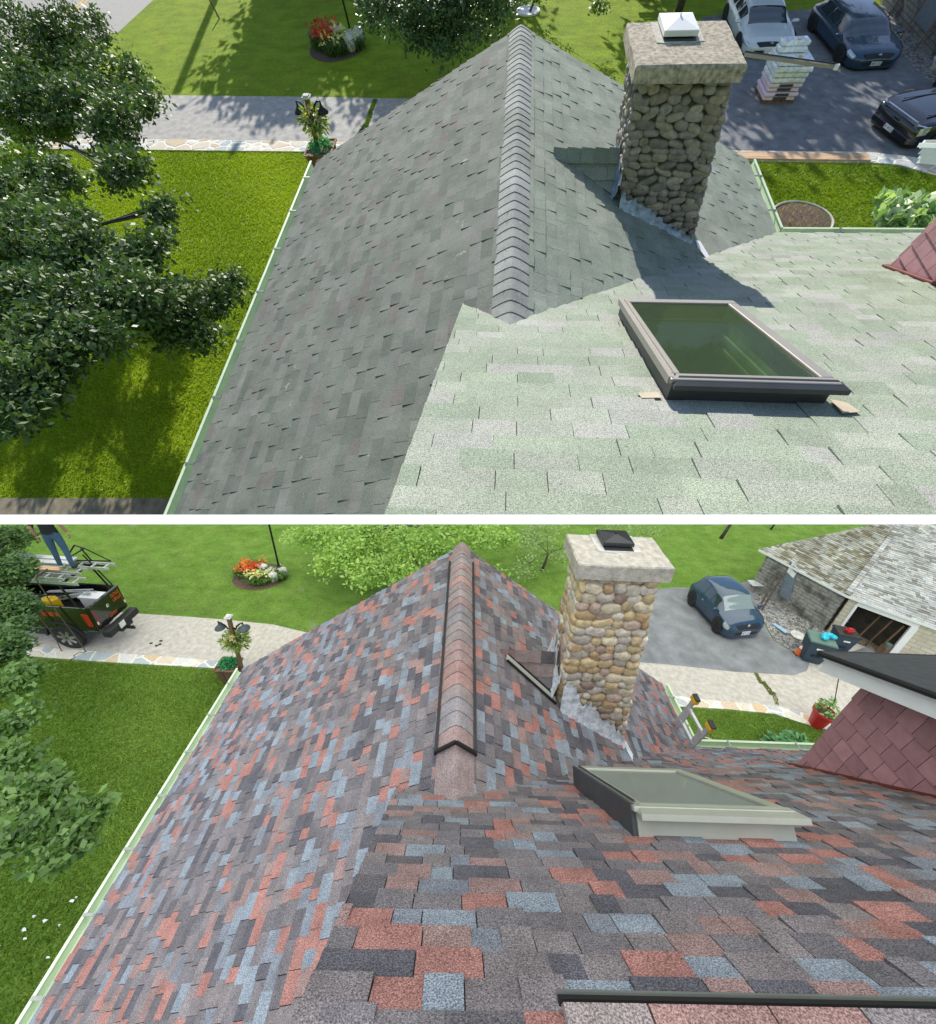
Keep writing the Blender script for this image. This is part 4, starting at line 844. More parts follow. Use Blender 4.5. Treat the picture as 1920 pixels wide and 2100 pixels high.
for s in (1,-1):
    for x in (.92,4.2):
        R=.37; mb=MB(); mb.lathe([(R*.60,-.12*s),(R*.92,-.12*s),(R,-.09*s),(R,.09*s),(R*.92,.12*s),(R*.60,.12*s)],28,(x,s*(h-.08),R),'y'); wh=part(root,'wheel',mb,M['tyre'])
        mb=MB(); mb.lathe([(.05,.09*s),(R*.58,.03*s),(R*.63,.10*s),(R*.63,.02*s)],24,(x,s*(h-.06),R),'y')
        for k in range(7):
            an=2*math.pi*k/7+.2; c=Vector((x,s*(h+.035),R)); d=Vector((math.cos(an),0,math.sin(an))); mb.bar(c+d*.03,c+d*R*.60,R*.20,.04,up=(0,1,0))
        part(wh,'rim',mb,M['rim'])
        mb=MB(); K=18; arc=[math.pi*k/K for k in range(K+1)]
        for i in range(K):
            p=[(x+math.cos(q)*r,s*(h+o),R+.04+math.sin(q)*r) for q in arc[i:i+2] for r,o in ((R*1.15,.0),(R*1.30,.0))]
            mb.slab([p[0],p[1],p[3],p[2]],(0,s*.05,0))
        part(root,'fender_flare',mb,M['blackplastic'])
# cab
mb=MB(); prof=[(2.30,.55),(2.30,1.40),(2.42,1.86),(2.70,1.95),(3.75,1.95),(4.05,1.86),(4.50,1.40),(5.35,1.28),(5.55,1.1),(5.55,.5)]
def ring(y,f): return [(x+(0 if z<1.42 else 0),y*(1 if z<1.42 else f),z) for x,z in prof]
la,lb=ring(h,.82),ring(-h,.82); n=len(prof); mb.add(la+lb,[tuple(range(n)),tuple(range(n,2*n))[::-1]]+[(i,(i+1)%n,n+(i+1)%n,n+i) for i in range(n)]); part(root,'cab',mb,M['blackcar'],bevel=.03)
mb=MB(); mb.hexa([(2.325,-.62,1.46),(2.395,-.6,1.80),(2.395,.6,1.80),(2.325,.62,1.46),(2.31,-.62,1.46),(2.38,-.6,1.80),(2.38,.6,1.80),(2.31,.62,1.46)]); part(root,'rear_window',mb,M['carglass'])
bxp('sill',[(.5,5.3,h-.12,h-.02,.42,.62),(.5,5.3,-h+.02,-h+.12,.42,.62)],'blackplastic')
# rack
rk=[]; RZ=1.98
mb=MB()
for s in (1,-1):
    mb.bar((.25,s*(h-.05),1.36),(.42,s*(h-.10),RZ),.045,.045); mb.bar((2.1,s*(h-.05),1.36),(2.0,s*(h-.10),RZ),.045,.045); mb.bar((.05,s*(h-.10),RZ),(4.6,s*(h-.10),RZ),.045,.045)
for x in (.42,2.0,3.2,4.4): mb.bar((x,-h+.1,RZ),(x,h-.1,RZ),.045,.045,up=(0,0,1))
mb.bar((.42,-h+.15,RZ+.3),(.10,-h+.1,1.40),.03,.03); mb.bar((.42,-h+.12,RZ),(.42,-h+.12,RZ+.3),.03,.03)
part(root,'ladder_rack',mb,M['iron'])
TM=root.matrix_world.copy()
def onT(name,label,cat,mb,m,group=None,parts=()):
    o=bpy.data.objects.new(name,None); B.objs.objects.link(o); o.matrix_world=TM; tag(o,label,cat,group); o.empty_display_size=.1; return o
def ladder(root_,L,W,y,z,x0,rung=.3,rail=.07):
    for s in (0,1):
        mb=MB(); mb.box(x0,x0+L,y+s*W-.015,y+s*W+.015,z,z+rail); part(root_,'rail',mb,M['alu'])
    k=0
    while .15+k*rung<L: mb=MB(); x=x0+.15+k*rung; mb.bar((x,y,z+rail*.5),(x,y+W,z+rail*.5),.03,.03); k+=1; part(root_,'rung',mb,M['alu'])
gl='ladders lying on the truck rack'
for i,(L,W,y,z,x0,lb) in enumerate(((4.6,.42,.42,RZ+.03,-.05,'aluminium ladder on the truck rack, lying nearest the viewer'),(4.3,.36,-.10,RZ+.10,.10,'aluminium ladder in the middle of the truck rack'),(4.6,.40,-.80,RZ+.03,-.25,'aluminium ladder on the truck rack, farthest from the viewer with its feet sticking out'),(4.0,.34,.46,RZ+.12,.25,'short aluminium ladder stacked on top of the nearest rack ladder'))):
    r=onT('ladder',lb,'ladder',None,None,gl); ladder(r,L,W,y,z,x0)
for i,(y,z,lb,m) in enumerate(((.20,RZ+.18,'pale timber plank on the truck rack beside the person\'s feet','plank'),(-.30,RZ+.185,'grey walk plank on the truck rack behind the person','alu'),(-.62,RZ+.19,'long grey walk plank at the far edge of the rack load','alu'))):
    mb=MB(); mb.box(.55,4.6,y-.13,y+.13,z,z+.04); o=single(B,'plank',mb,M[m],lb,'plank',group='planks on the truck rack'); o.matrix_world=TM
mb=MB()
for a_,b_ in (((-.1,-.95,RZ+.1),(.2,-.6,RZ+.55)),((.2,-.6,RZ+.55),(.9,-.75,RZ+.12)),((.2,-.6,RZ+.55),(.6,-.95,RZ+.5)),((.6,-.95,RZ+.5),(.9,-.75,RZ+.12)),((-.1,-.95,RZ+.1),(.9,-.75,RZ+.12)),((.35,-.72,RZ+.5),(.35,-.9,RZ+.1))): mb.bar(a_,b_,.03,.03)
o=single(B,'ladder_jack',mb,M['iron'],'folded black roof bracket lying on the far end of the rack load','roof bracket'); o.matrix_world=TM
# load in the bed
r=onT('drum','bright yellow plastic drum standing in the truck bed','drum',None,None); mb=MB(); mb.lathe([(.17,.76),(.19,.80),(.20,1.28),(.185,1.36),(.19,1.40),(.17,1.42)],20,(1.05,.50,0)); part(r,'drum_body',mb,M['yellow'],smooth=False)
mb=MB(); mb.lathe([(.05,1.42),(.05,1.45)],12,(1.05,.50,0)); part(r,'drum_cap',mb,M['yellow'])
r=onT('tub','white plastic tub with lid in the truck bed by the tailgate','tub',None,None); mb=MB(); mb.hexa([(.15,-.35,.78),(.55,-.35,.78),(.55,.1,.78),(.15,.1,.78),(.12,-.38,1.30),(.58,-.38,1.30),(.58,.13,1.30),(.12,.13,1.30)]); part(r,'tub_body',mb,M['white'],bevel=.03); mb=MB(); mb.box(.10,.60,-.40,.15,1.30,1.34); part(r,'tub_lid',mb,M['white'],bevel=.015)
rnd=random.Random(5)
for k in range(8):
    mb=MB(); y=-.55+k*.09; mb.bar((.30+rnd.uniform(0,.2),y*.6-.1,1.36+rnd.uniform(-.03,.03)),(1.6,y,1.12+rnd.uniform(-.1,.1)),.03,.03); o=single(B,'pole',mb,M['alu'],'thin grey metal pole in the bundle lying in the truck bed','pole',group='metal poles lying in the truck bed'); o.matrix_world=TM
mb=MB()
for k in range(5):
    pts=[(1.0+.16*k+.12*math.sin(q*2.1),.15+.28*math.cos(q)+.03*k,1.25+.12*math.sin(q)) for q in [2*math.pi*i/18 for i in range(19)]]; mb.tube(pts,.016,6)
o=single(B,'hose',mb,M['iron'],'coiled dark hose beside the yellow drum in the truck bed','hose'); o.matrix_world=TM
mb=MB(); mb.box(1.5,2.1,-.2,.45,.80,1.22); o=single(B,'tool_box',mb,M['bin'],'dark tool box at the front of the truck bed','tool box'); o.matrix_world=TM
# straps hanging from the load
def strap(x,label,m,curl,y0=h+.03,z0=RZ+.22,zl=.02):
    mb=MB(); pts=[(x,.3,z0),(x,h-.05,z0-.02),(x-.02,y0,z0-.15)]+[(x-.05-.18*t+.03*math.sin(t*5),y0+.02+.16*t,z0-.15-(z0-.15-zl)*t) for t in [k/8 for k in range(1,9)]]
    e=pts[-1]; pts+=[(e[0]+a_,e[1]+b_,.012) for a_,b_ in curl]
    for a_,b_ in zip(pts,pts[1:]): mb.bar(a_,b_,.05,.012,up=(1,.2,0))
    o=single(B,'strap',mb,M[m],label,'strap',group='tie-down straps hanging from the rack'); o.matrix_world=TM
M['strap']=mat('khaki_webbing',(.17,.14,.10),.9); M['strapo']=mat('orange_webbing',(.40,.14,.08),.9)
strap(.80,'khaki strap hanging in front of the tail light, its end curled on the drive','strap',((.05,.08),(.14,.12),(.18,.30),(.10,.42),(.16,.55)))
strap(1.35,'narrow khaki strap hanging over the rear wheel of the truck','strap',((.03,.05),),zl=.5)
strap(2.75,'dull orange strap hanging behind the cab with its end on the drive','strapo',((.1,.05),(.3,.25),(.7,.35)))

# ---- the person standing on the load, back to the viewer
def person(w,label,p,rz,sc):
    root=thing(w,'person',label,'person',p,rz,sc)
    V=[(0,0,.93),(0,0,1.10),(0,.01,1.30),(0,.0,1.44),(0,0,1.52),(0,.01,1.60),(0,.02,1.68),
       (-.09,0,.88),(-.12,.03,.50),(-.13,-.02,.09),(-.135,.12,.04),
       (.09,0,.88),(.13,-.05,.50),(.15,-.18,.09),(.155,-.04,.04),
       (-.19,0,1.42),(-.27,-.02,1.16),(-.29,.06,.92),(.19,0,1.42),(.27,-.02,1.16),(.29,.05,.93)]
    Ed=[(0,1),(1,2),(2,3),(3,4),(4,5),(5,6),(0,7),(7,8),(8,9),(9,10),(0,11),(11,12),(12,13),(13,14),(3,15),(15,16),(16,17),(3,18),(18,19),(19,20)]
    R=[(.15,.11),(.145,.105),(.165,.11),(.12,.09),(.055,.055),(.075,.085),(.07,.08),(.10,.10),(.065,.07),(.045,.05),(.04,.035),(.10,.10),(.065,.07),(.045,.05),(.04,.035),(.068,.068),(.047,.047),(.032,.032),(.068,.068),(.047,.047),(.032,.032)]
    me=bpy.data.meshes.new('body'); me.from_pydata(V,Ed,[]); o=bpy.data.objects.new('body',me); w.objs.objects.link(o)
    sk=o.modifiers.new('s','SKIN'); 
    for i,v in enumerate(me.skin_vertices[0].data): v.radius=R[i]; v.use_root=(i==0)
    o.modifiers.new('u','SUBSURF').levels=2; bpy.context.view_layer.update()
    m2=bpy.data.meshes.new_from_object(o.evaluated_get(bpy.context.evaluated_depsgraph_get())); bpy.data.objects.remove(o)
    m2.materials.clear()
    for k in ('skin','shirt','denim'): m2.materials.append(M[k])
    for f in m2.polygons:
        c=f.center; f.material_index = 2 if c.z<.98 and abs(c.x)<.235 and c.z>.07 else (1 if (.98<=c.z<1.50 and abs(c.x)<.235) or (c.z>=1.22 and c.z<1.5) else 0)
        if c.z>1.22 and abs(c.x)>.22: f.material_index=1
        if c.z<=.07: f.material_index=1
        f.use_smooth=True
    b=bpy.data.objects.new('body',m2); w.objs.objects.link(b); b.parent=root
    mb=MB(); mb.blob((0,.01,1.70),.088,.10,.09); part(root,'hair',mb,M['hair'],smooth=True)
    for s in (-1,1):
        x=s*.29; z=.90
        mb=MB(); mb.blob((x,.075,z-.05),.022,.042,.05,k=10,m=8)
        for f in range(4): mb.tube([(x,.045+f*.02,z-.085),(x-s*.004,.05+f*.02,z-.125),(x-s*.012,.056+f*.02,z-.16+abs(f-1.5)*.006)],[.010,.009,.007],6)
        mb.tube([(x,.11,z-.04),(x-s*.006,.135,z-.07),(x-s*.01,.14,z-.10)],[.011,.010,.008],6); part(root,'hand',mb,M['skin'],smooth=True)
        q=(-.135,.06,.045) if s<0 else (.155,-.10,.045); mb=MB(); mb.blob(q,.055,.13,.05,k=12,m=8,pw=.8); part(root,'shoe',mb,M['rock' if s<0 else 'blackplastic'],smooth=True)
    mb=MB(); mb.lathe([(.155,.965),(.16,.98),(.155,.995)],20); o=part(root,'belt',mb,M['blackplastic']); o.scale=(1,.75,1)
    return root
feet=TM @ Vector((2.0,.20,RZ+.235))
pz=at(B,140,1160,(RZ+.235)*ST)
person(B,'man in black t-shirt and blue jeans standing on the truck rack, back turned',(pz.x,pz.y,(RZ+.20)*ST),.35,(1.15,.7,1.17))

# ================================================================== TREES AND PLANTS
def bl(w,px,py,z,rx,ry,k,rz=.6):
    c=at(w,px,py,z); d=-(w.R.transposed() @ (c-Vector((0,0,w.H)))).z; s=d/F
    return (tuple(c),rx*s,ry*s*1.15,min(rx,ry)*s*rz,k)
DK=((.032,.070,.022),(.14,.22,.07)); 
tree(A,'maple_tree','big dark maple crown reaching over the pale drive, upper left corner of the upper view',tuple(at(A,-90,330)),
  [bl(A,*b) for b in ((40,90,2.5,100,85,60),(165,70,2.4,45,60,26),(80,200,2.6,110,75,60),(215,150,2.4,65,60,34),(295,205,2.3,38,30,12),(235,255,2.4,55,60,32),(245,345,2.4,42,48,22),(110,90,2.5,80,70,34),(-80,150,2.8,110,110,50))],.085,105,.12,*DK,41,rad=.16)
tree(A,'young_tree','bright yellow green sapling between the two dark maples, upper view',tuple(at(A,-40,430)),
  [bl(A,*b) for b in ((60,265,2.3,75,50,26),(125,245,2.3,38,45,14),(20,330,2.4,50,40,14))],.085,75,.10,(.10,.18,.03),(.27,.38,.07),42,rad=.05)
tree(A,'maple_tree','dark glossy maple with a branch pointing at the left gutter, upper view',tuple(at(A,-130,760)),
  [bl(A,*b) for b in ((30,400,2.6,80,55,36),(110,370,2.5,60,45,26),(60,445,2.7,90,40,26),(150,450,2.7,40,25,10),(60,500,2.8,110,75,56),(170,520,2.8,90,62,44),(300,520,2.8,42,50,16),(335,425,2.8,12,50,7),(20,620,2.9,60,60,24),(60,800,3.0,60,50,24),(20,850,3.1,45,30,14),(200,690,3.0,55,30,12),(100,610,2.9,110,55,50),(245,610,2.9,95,55,52),(350,625,2.5,75,42,34),(430,610,2.2,50,30,18),(468,575,2.2,26,18,6),(380,690,2.3,55,22,12),(50,700,3.0,80,60,34),(30,790,3.1,65,55,28),(120,740,3.0,45,35,12),(150,680,3.0,70,32,14))],.072,130,.10,*DK,43,rad=.17)
tree(A,'shade_tree','dark tree crown hanging over the far lawn beyond the ridge, upper view',tuple(at(A,900,-160)),
  [bl(A,*b) for b in ((790,10,1.9,60,50,30),(870,45,1.9,80,50,42),(965,25,1.9,75,55,36),(900,-40,2.4,160,60,60),(930,95,1.6,55,22,10),(1020,-10,1.9,40,40,14))],.10,70,.16,(.030,.070,.030),(.075,.14,.05),44,rad=.15)
tree(A,'small_tree','small tree with dark trunk standing in a pale stone ring, upper view',tuple(at(A,1085,22)),
  [bl(A,*b) for b in ((1085,-18,.7,45,22,10),(1230,8,.9,22,14,6),(1110,-30,.9,60,20,8))],.09,40,.10,(.04,.09,.02),(.12,.2,.04),45,rad=.05)
for bx,by,px,py,zz,lab in ((7.2,35.5,8.8,31.0,4.6,'tall tree beyond the dark court that throws dappled shade on the cars'),(-6,38,-7.0,33.5,4.6,'tall tree beyond the far lawn that shades the flower bed')):
    rr=random.Random(int(bx*10)); bs=[]
    for k in range(28 if bx>0 else 46):
        X=px+rr.uniform(-5.5,6.5) if bx>0 else px+rr.uniform(-4.6,5.5); Y=py+rr.uniform(-5.4,4.5); bs.append(((X,Y,zz+rr.uniform(-.5,.8)),1.35,1.3,.6,16))
    tree(A,'tall_tree',lab,(bx,by,0),bs,.34,42,.42,(.03,.07,.02),(.1,.16,.05),46+int(bx),rad=.2,limb=False,trunkh=4.0)
mb=MB(); mb.tube([(0,0,-.1),(.05,0,1.2),(.1,.05,3.0)],[.14,.12,.08],10); part(thing(A,'bare_tree','dark tree trunk at the frame top left of the white car, upper view','tree',at(A,1388,36)),'trunk',mb,M['bark'],smooth=True)
# after
GB=((.055,.12,.030),(.17,.30,.07))
tree(B,'maple_tree','dark leafy tree hiding the front of the black truck, lower view',tuple(at(B,-90,1500)),
  [bl(B,*b) for b in ((5,1115,3.3,38,48,44),(22,1180,3.3,36,42,36),(10,1245,3.3,50,38,44),(0,1330,3.4,46,38,36),(25,1290,3.3,28,22,14),(-50,1200,3.3,60,80,40))],.09,90,.085,(.035,.085,.03),(.12,.22,.06),51,'leafB',rad=.16)
tree(B,'maple_tree','green leafy branches reaching over the left lawn toward the long gutter, lower view',tuple(at(B,-160,1800)),
  [bl(B,*b) for b in ((25,1400,3.8,30,40,18),(60,1380,3.7,14,28,6),(15,1490,4.0,38,40,20),(5,1570,4.2,40,36,16),(40,1640,4.3,62,36,24),(110,1632,4.3,20,20,6),(140,1690,4.3,40,26,13),(180,1662,4.3,16,18,5),(120,1738,4.3,34,16,9),(30,1710,4.4,52,28,15))],.095,60,.085,*GB,52,'leafB',rad=.15)
YB=((.17,.32,.055),(.42,.60,.15))
tree(B,'broadleaf_tree','bright green low tree behind the left roof edge near the flower bed, lower view',tuple(at(B,800,1090)),
  [bl(B,*b) for b in ((640,1100,1.6,60,35,22),(730,1110,1.7,85,45,42),(830,1105,1.8,95,50,48),(930,1100,1.8,85,50,44),(770,1170,1.4,70,32,30),(870,1180,1.4,80,35,34),(975,1180,1.4,45,30,16),(690,1150,1.4,45,30,16),(1010,1100,1.7,50,40,20))],.13,60,.17,*YB,53,'leafB',rad=.15)
tree(B,'wispy_tree','wispy pale green tree between the ridge and the chimney, lower view',tuple(at(B,1110,1170)),
  [bl(B,*b) for b in ((1090,1110,1.2,40,30,12),(1120,1085,1.3,60,25,14),(1080,1160,.9,35,25,9),(1140,1130,1.0,25,35,8),(1290,1085,1.2,75,16,16))],.10,45,.15,(.16,.26,.08),(.36,.46,.2),54,'leafB',rad=.06)
for x,y,r,lab in ((1478,1104,.09,'dark thin trunk on the lawn left of the block garage, lower view'),(1580,1086,.05,'thin dark stem on the lawn just behind the garage corner, lower view')):
    mb=MB(); mb.tube([(0,0,-.1),(.12,0,.5),(.30,.0,1.5)],[r,r*.8,r*.6],8); part(thing(B,'bare_tree',lab,'tree',at(B,x,y)),'trunk',mb,M['bark'],smooth=True)
mb=MB(); mb.tube([(0,0,0),(-.1,0,.5)],.03,6); single(A,'stake',mb,M['wood'],'short dark stake stuck in the sunny lawn near the street, upper view','stake',p=tuple(at(A,450,38)))
mb=MB(); mb.tube([(-14.6,35,-.3),(-14.6,35,7.5)],.16,10); single(A,'utility_pole',mb,M['wood'],'tall wooden pole by the street throwing the long stripe of shadow, upper view','pole')

def leafclump(w,name,label,c,rx,ry,h,n,size,c0,c1,seed,cat='plant',m='leafB',flat=.6,asp=.6,group=None):
    r=np.random.default_rng(seed); a=r.uniform(0,2*np.pi,n); q=np.sqrt(r.uniform(0,1,n)); z=h*(1-q**2*.8)*r.uniform(.55,1.05,n)
    pts=np.stack([q*rx*np.cos(a),q*ry*np.sin(a),z],1); t=r.uniform(0,1,n)[:,None]; cols=np.array(c0)*(1-t)+np.array(c1)*t
    return leafmesh(name,pts,size,cols,M[m],flat,asp,seed)
def tuft(name,c,rx,ry,h,n,seed,c0,c1,wd=.02):
    r=np.random.default_rng(seed); a=r.uniform(0,2*np.pi,n); q=np.sqrt(r.uniform(0,1,n)); X,Y=c[0]+q*rx*np.cos(a),c[1]+q*ry*np.sin(a); Z=np.full(n,c[2])
    b=r.uniform(0,2*np.pi,n); L=h*r.uniform(.6,1.2,n); o=np.stack([np.cos(b),np.sin(b),np.zeros(n)],1); s=np.stack([-np.sin(b),np.cos(b),np.zeros(n)],1)*wd
    g=np.stack([X,Y,Z],1); mid=g+o*(L*.35)[:,None]+np.array([0,0,1.])*(L*.8)[:,None]; tip=g+o*(L*.85)[:,None]+np.array([0,0,1.])*(L*.75)[:,None]
    V=np.stack([g-s,g+s,mid+s,mid-s,tip],1).reshape(-1,3); me=bpy.data.meshes.new(name); me.from_pydata(V.tolist(),[],[f for k in range(n) for f in ((5*k,5*k+1,5*k+2,5*k+3),(5*k+3,5*k+2,5*k+4))])
    t=r.uniform(0,1,n)[:,None]; cols=np.array(c0)*(1-t)+np.array(c1)*t; ca=me.color_attributes.new('Col','FLOAT_COLOR','CORNER'); cc=np.ones((7*n,4),np.float32); cc[:,:3]=np.repeat(cols,7,axis=0); ca.data.foreach_set('color',cc.ravel())
    me.materials.append(M['leafB']); return me
def petals(root,name,pts,size,col,seed,m='petal'):
    r=np.random.default_rng(seed); P=[]; 
    for p in pts:
        P.append(np.array(p)+r.normal(size=(9,3))*size*.35)
    P=np.concatenate(P); cols=np.array(col)*r.uniform(.7,1.3,(len(P),1)); return part(root,name,None,None,me=leafmesh(name,P,size,cols,M[m],1.0,.5,seed))
# flower beds with stones and the lamp pole
def flowerbed(w,c,rx,ry,h,tag_,seed,red,hs):
    soil=MB(); soil.lathe([(1.0,0),(.97,.015)],28); o=single(w,'flower_bed_soil',soil,M['soil'],None,None,p=(c.x,c.y,.004),kind='structure'); o.matrix_world=o.matrix_world @ Matrix.Diagonal((rx,ry,1,1))
    rr=random.Random(seed)
    for k,(dx,dy,sx,cc,nm,lab) in enumerate(((-.45,.25,.55,red,'daylily','orange red daylilies at the far left of the flower bed'),(.12,-.25,.50,(.75,.72,.35),'daylily','pale yellow daylilies at the middle front of the flower bed'),(.72,-.1,.30,(.7,.7,.66),'daylily','small leafy clump with pale blooms at the right end of the flower bed'))):
        p=Vector((c.x+dx*rx,c.y+dy*ry,0)); root=thing(w,nm,lab+tag_,'plant',p,group='daylilies in the flower bed'+tag_)
        part(root,'foliage',None,None,me=tuft('foliage',(0,0,0),sx*rx,sx*ry,h,620 if sx>.4 else 260,seed+k,(.03,.09,.015),(.14,.26,.05),.012*rx))
        n=26 if k==0 else (14 if k==1 else 5)
        pts=[(rr.uniform(-1,1)*sx*rx*.8,rr.uniform(-1,1)*sx*ry*.8,h*rr.uniform(.95,1.35)) for _ in range(n)]; petals(root,'blooms',pts,.10*hs,cc,seed+10+k)
        if k==0: petals(root,'orange_blooms',[(rr.uniform(-.1,.8)*sx*rx,rr.uniform(-1,0)*sx*ry,h*1.15) for _ in range(9)],.12*hs,(.75,.14,.06),seed+20)
    mb=MB(); mb.blob((0,0,h*.9),.22*rx,.16*ry,.09*hs,jit=.05,k=14,m=9); mb.tube([(0,0,0),(0,0,h*.85)],.08*rx,8); single(w,'bird_bath',mb,M['rock'],'grey stone bird bath among the daylilies'+tag_,'bird bath',p=(c.x+.0*rx,c.y+.30*ry,0),smooth=True)
    for dx,dy,s,lab in ((.60,-.28,.20,'upright pale stone at the front right of the flower bed'),(.85,.12,.17,'pale rounded stone by the foot of the lamp pole')):
        random.seed(seed); mb=MB(); mb.blob((0,0,.3*hs*.5),s*rx,s*ry*.8,.22*hs,jit=.10,k=12,m=8); single(w,'garden_stone',mb,M['rock'],lab+tag_,'stone',p=(c.x+dx*rx,c.y+dy*ry,0),smooth=True,group='stones in the flower bed'+tag_)
cAf=at(A,692,98); cBf=at(B,535,1182)
flowerbed(A,cAf,(at(A,745,98)-at(A,635,98)).x/2,(at(A,690,60)-at(A,690,130)).y/2*.8,.36,', upper view',61,(.60,.10,.05),1.3)
flowerbed(B,cBf,(at(B,590,1182)-at(B,478,1182)).x/2,(at(B,535,1150)-at(B,535,1212)).y/2*.9,.34,', lower view',71,(.85,.25,.05),1.15)
for w,b,t,lab in ((A,(724,84),(703,0),'thin black lamp pole behind the shaded flower bed, upper view'),(B,(573,1166),(551,1072),'thin black lamp pole behind the orange daylilies, lower view')):
    p=at(w,*b); q=upto(w,*t,p); L=q-p; mb=MB(); n=6; mb.tube([p-p+L*(k/n*1.35) for k in range(n+1)],.035,8); mb.tube([(0,0,0),L*.10],.06,8); single(w,'lamp_pole',mb,M['iron'],lab,'lamp post',p=tuple(p),smooth=True)
mb=MB(); mb.lathe([(.98,0),(1.0,.05),(.8,.06),(.78,.03),(.75,.02)],28); o=single(A,'tree_ring',mb,M['white'],'pale round stone ring on the sunny lawn above the roof peak','tree ring',p=tuple(at(A,1083,24))); r_=(at(A,1107,24)-at(A,1059,24)).x/2; o.matrix_world=o.matrix_world@Matrix.Diagonal((r_,(at(A,1083,13)-at(A,1083,34)).y/2,1,1))
mb=MB(); 
for x in (-.5,.5):
    for y in (-.2,.2): mb.bar((x,y,0),(x,y,.45),.04,.04)
    mb.bar((x,.2,.45),(x,.28,.85),.04,.04)
for y in (-.2,-.07,.06,.2): mb.bar((-.55,y,.46),(.55,y,.46),.09,.02)
for z in (.6,.75): mb.bar((-.55,.25,z),(.55,.25,z),.02,.08)
single(A,'garden_bench',mb,M['wood'],'small dark garden bench at the top edge behind the chimney, upper view','bench',p=tuple(at(A,1325,8)))

# ================================================================== PLANTER POSTS
def planter(w,base,hw,dy,rim,pole,top,lampL,lampR,bask,rb,plant,lab,ps):
    b=at(w,*base); pl=(Vector((0,1,0)),b.y); q=lambda px: on(w,px[0],px[1],pl)-b
    rz_=q(rim).z; sy=dy; root=thing(w,'planter',lab,'planter',b)
    mb=MB(); c=q(rim).x*0
    mb.hexa([(-hw*.82,-sy*.82,0),(hw*.82,-sy*.82,0),(hw*.82,sy*.82,0),(-hw*.82,sy*.82,0),(-hw,-sy,rz_),(hw,-sy,rz_),(hw,sy,rz_),(-hw,sy,rz_)])
    for k in range(5):
        t=-1+2*(k+.5)/5; mb.hexa([(hw*.82*(t-.17),-sy*.82-.012,0),(hw*.82*(t+.17),-sy*.82-.012,0),(hw*.82*(t+.17),-sy*.82,0),(hw*.82*(t-.17),-sy*.82,0),(hw*(t-.17),-sy-.012,rz_),(hw*(t+.17),-sy-.012,rz_),(hw*(t+.17),-sy,rz_),(hw*(t-.17),-sy,rz_)])
    part(root,'planter_box',mb,M['wood'])
    mb=MB()
    for a,e in (((-hw*1.08,-sy*1.06),(hw*1.08,-sy*1.06)),((-hw*1.08,sy*1.06),(hw*1.08,sy*1.06)),((-hw*1.08,-sy),(-hw*1.08,sy)),((hw*1.08,-sy),(hw*1.08,sy))): mb.bar((*a,rz_+.01),(*e,rz_+.01),hw*.16,.025)
    part(root,'box_rim',mb,M['wood'])
    part(root,'plants',None,None,me=leafclump(w,'plants','',None,hw*.95,sy*.95,ps*1.4,420,.09*ps*6,(.02,.20,.08),(.08,.42,.18),5)).location=(0,0,rz_)
    T=q(top); P0=Vector((q(pole).x,0,rz_*.6)); mb=MB(); mb.bar(P0,T,hw*.30,hw*.30,up=(0,1,0)); part(root,'post',mb,M['wood'])
    mb=MB(); s=hw*.30; mb.box(T.x-s,T.x+s,-s,s,T.z,T.z+.035); mb.box(T.x-s*.7,T.x+s*.7,-s*.7,s*.7,T.z+.035,T.z+.06); part(root,'post_cap',mb,M['rock'])
    for L in (lampL,lampR):
        l=q(L); d=T+(P0-T)*.18; up=abs(l.x-T.x)*.5; mb=MB(); sg=1 if l.x>T.x else -1; k=abs(l.x-d.x)
        mb.tube([d,d+Vector((sg*k*.35,0,-up*.3)),d+Vector((sg*k*.45,0,up*.3)),d+Vector((sg*k*.75,0,up*.9)),Vector((l.x,0,l.z+up*1.1)),Vector((l.x,0,l.z+up*.5))],k*.07,7); ar=part(root,'lamp_arm',mb,M['iron'],smooth=True)
        mb=MB(); r=k*.46; mb.lathe([(r*.12,up*.9),(r*.22,up*.55),(r*.35,up*.35),(r*.95,-up*.15),(r,-up*.3),(r*.9,-up*.3)],18,l); part(root,'lamp_shade',mb,M['lampgrey'] if w is B else M['iron'],smooth=True)
    Bk=q(bask); mb=MB(); mb.lathe([(rb*.2,-rb*.5),(rb*.6,-rb*.1),(rb*.65,.0)],14,Bk); bb=part(root,'hanging_basket',mb,M['bark'])
    r=np.random.default_rng(9); n=700; d=r.normal(size=(n,3)); d/=np.linalg.norm(d,axis=1)[:,None]; pts=np.array(Bk)+d*np.array([rb,rb*.8,rb*.75])*r.uniform(.5,1.05,n)[:,None]; t=r.uniform(0,1,(n,1))
    part(bb,'basket_foliage',None,None,me=leafmesh('basket_foliage',pts,rb*.32,np.array((.10,.18,.03))*(1-t)+np.array((.42,.50,.12))*t,M['leafB'],1.0,.3,9))
    petals(bb,'basket_flowers',[tuple(np.array(Bk)+x) for x in d[:14]*rb*.95],rb*.18,(.8,.6,.35),10)
    return root
M['lampgrey']=mat('grey_lamp_enamel',(.07,.09,.10),.5)
planter(A,(668,338),.34,.42,(662,303),(650,300),(629,200),(613,226),(661,226),(643,246),.36,None,'wooden planter with twin lamp post beside the left roof corner, upper view',.13)
planter(B,(478,1388),.27,.22,(493,1364),(493,1364),(469,1266),(451,1285),(500,1287),(483,1313),.34,None,'wooden planter with twin lamp post beside the left roof corner, lower view',.13)

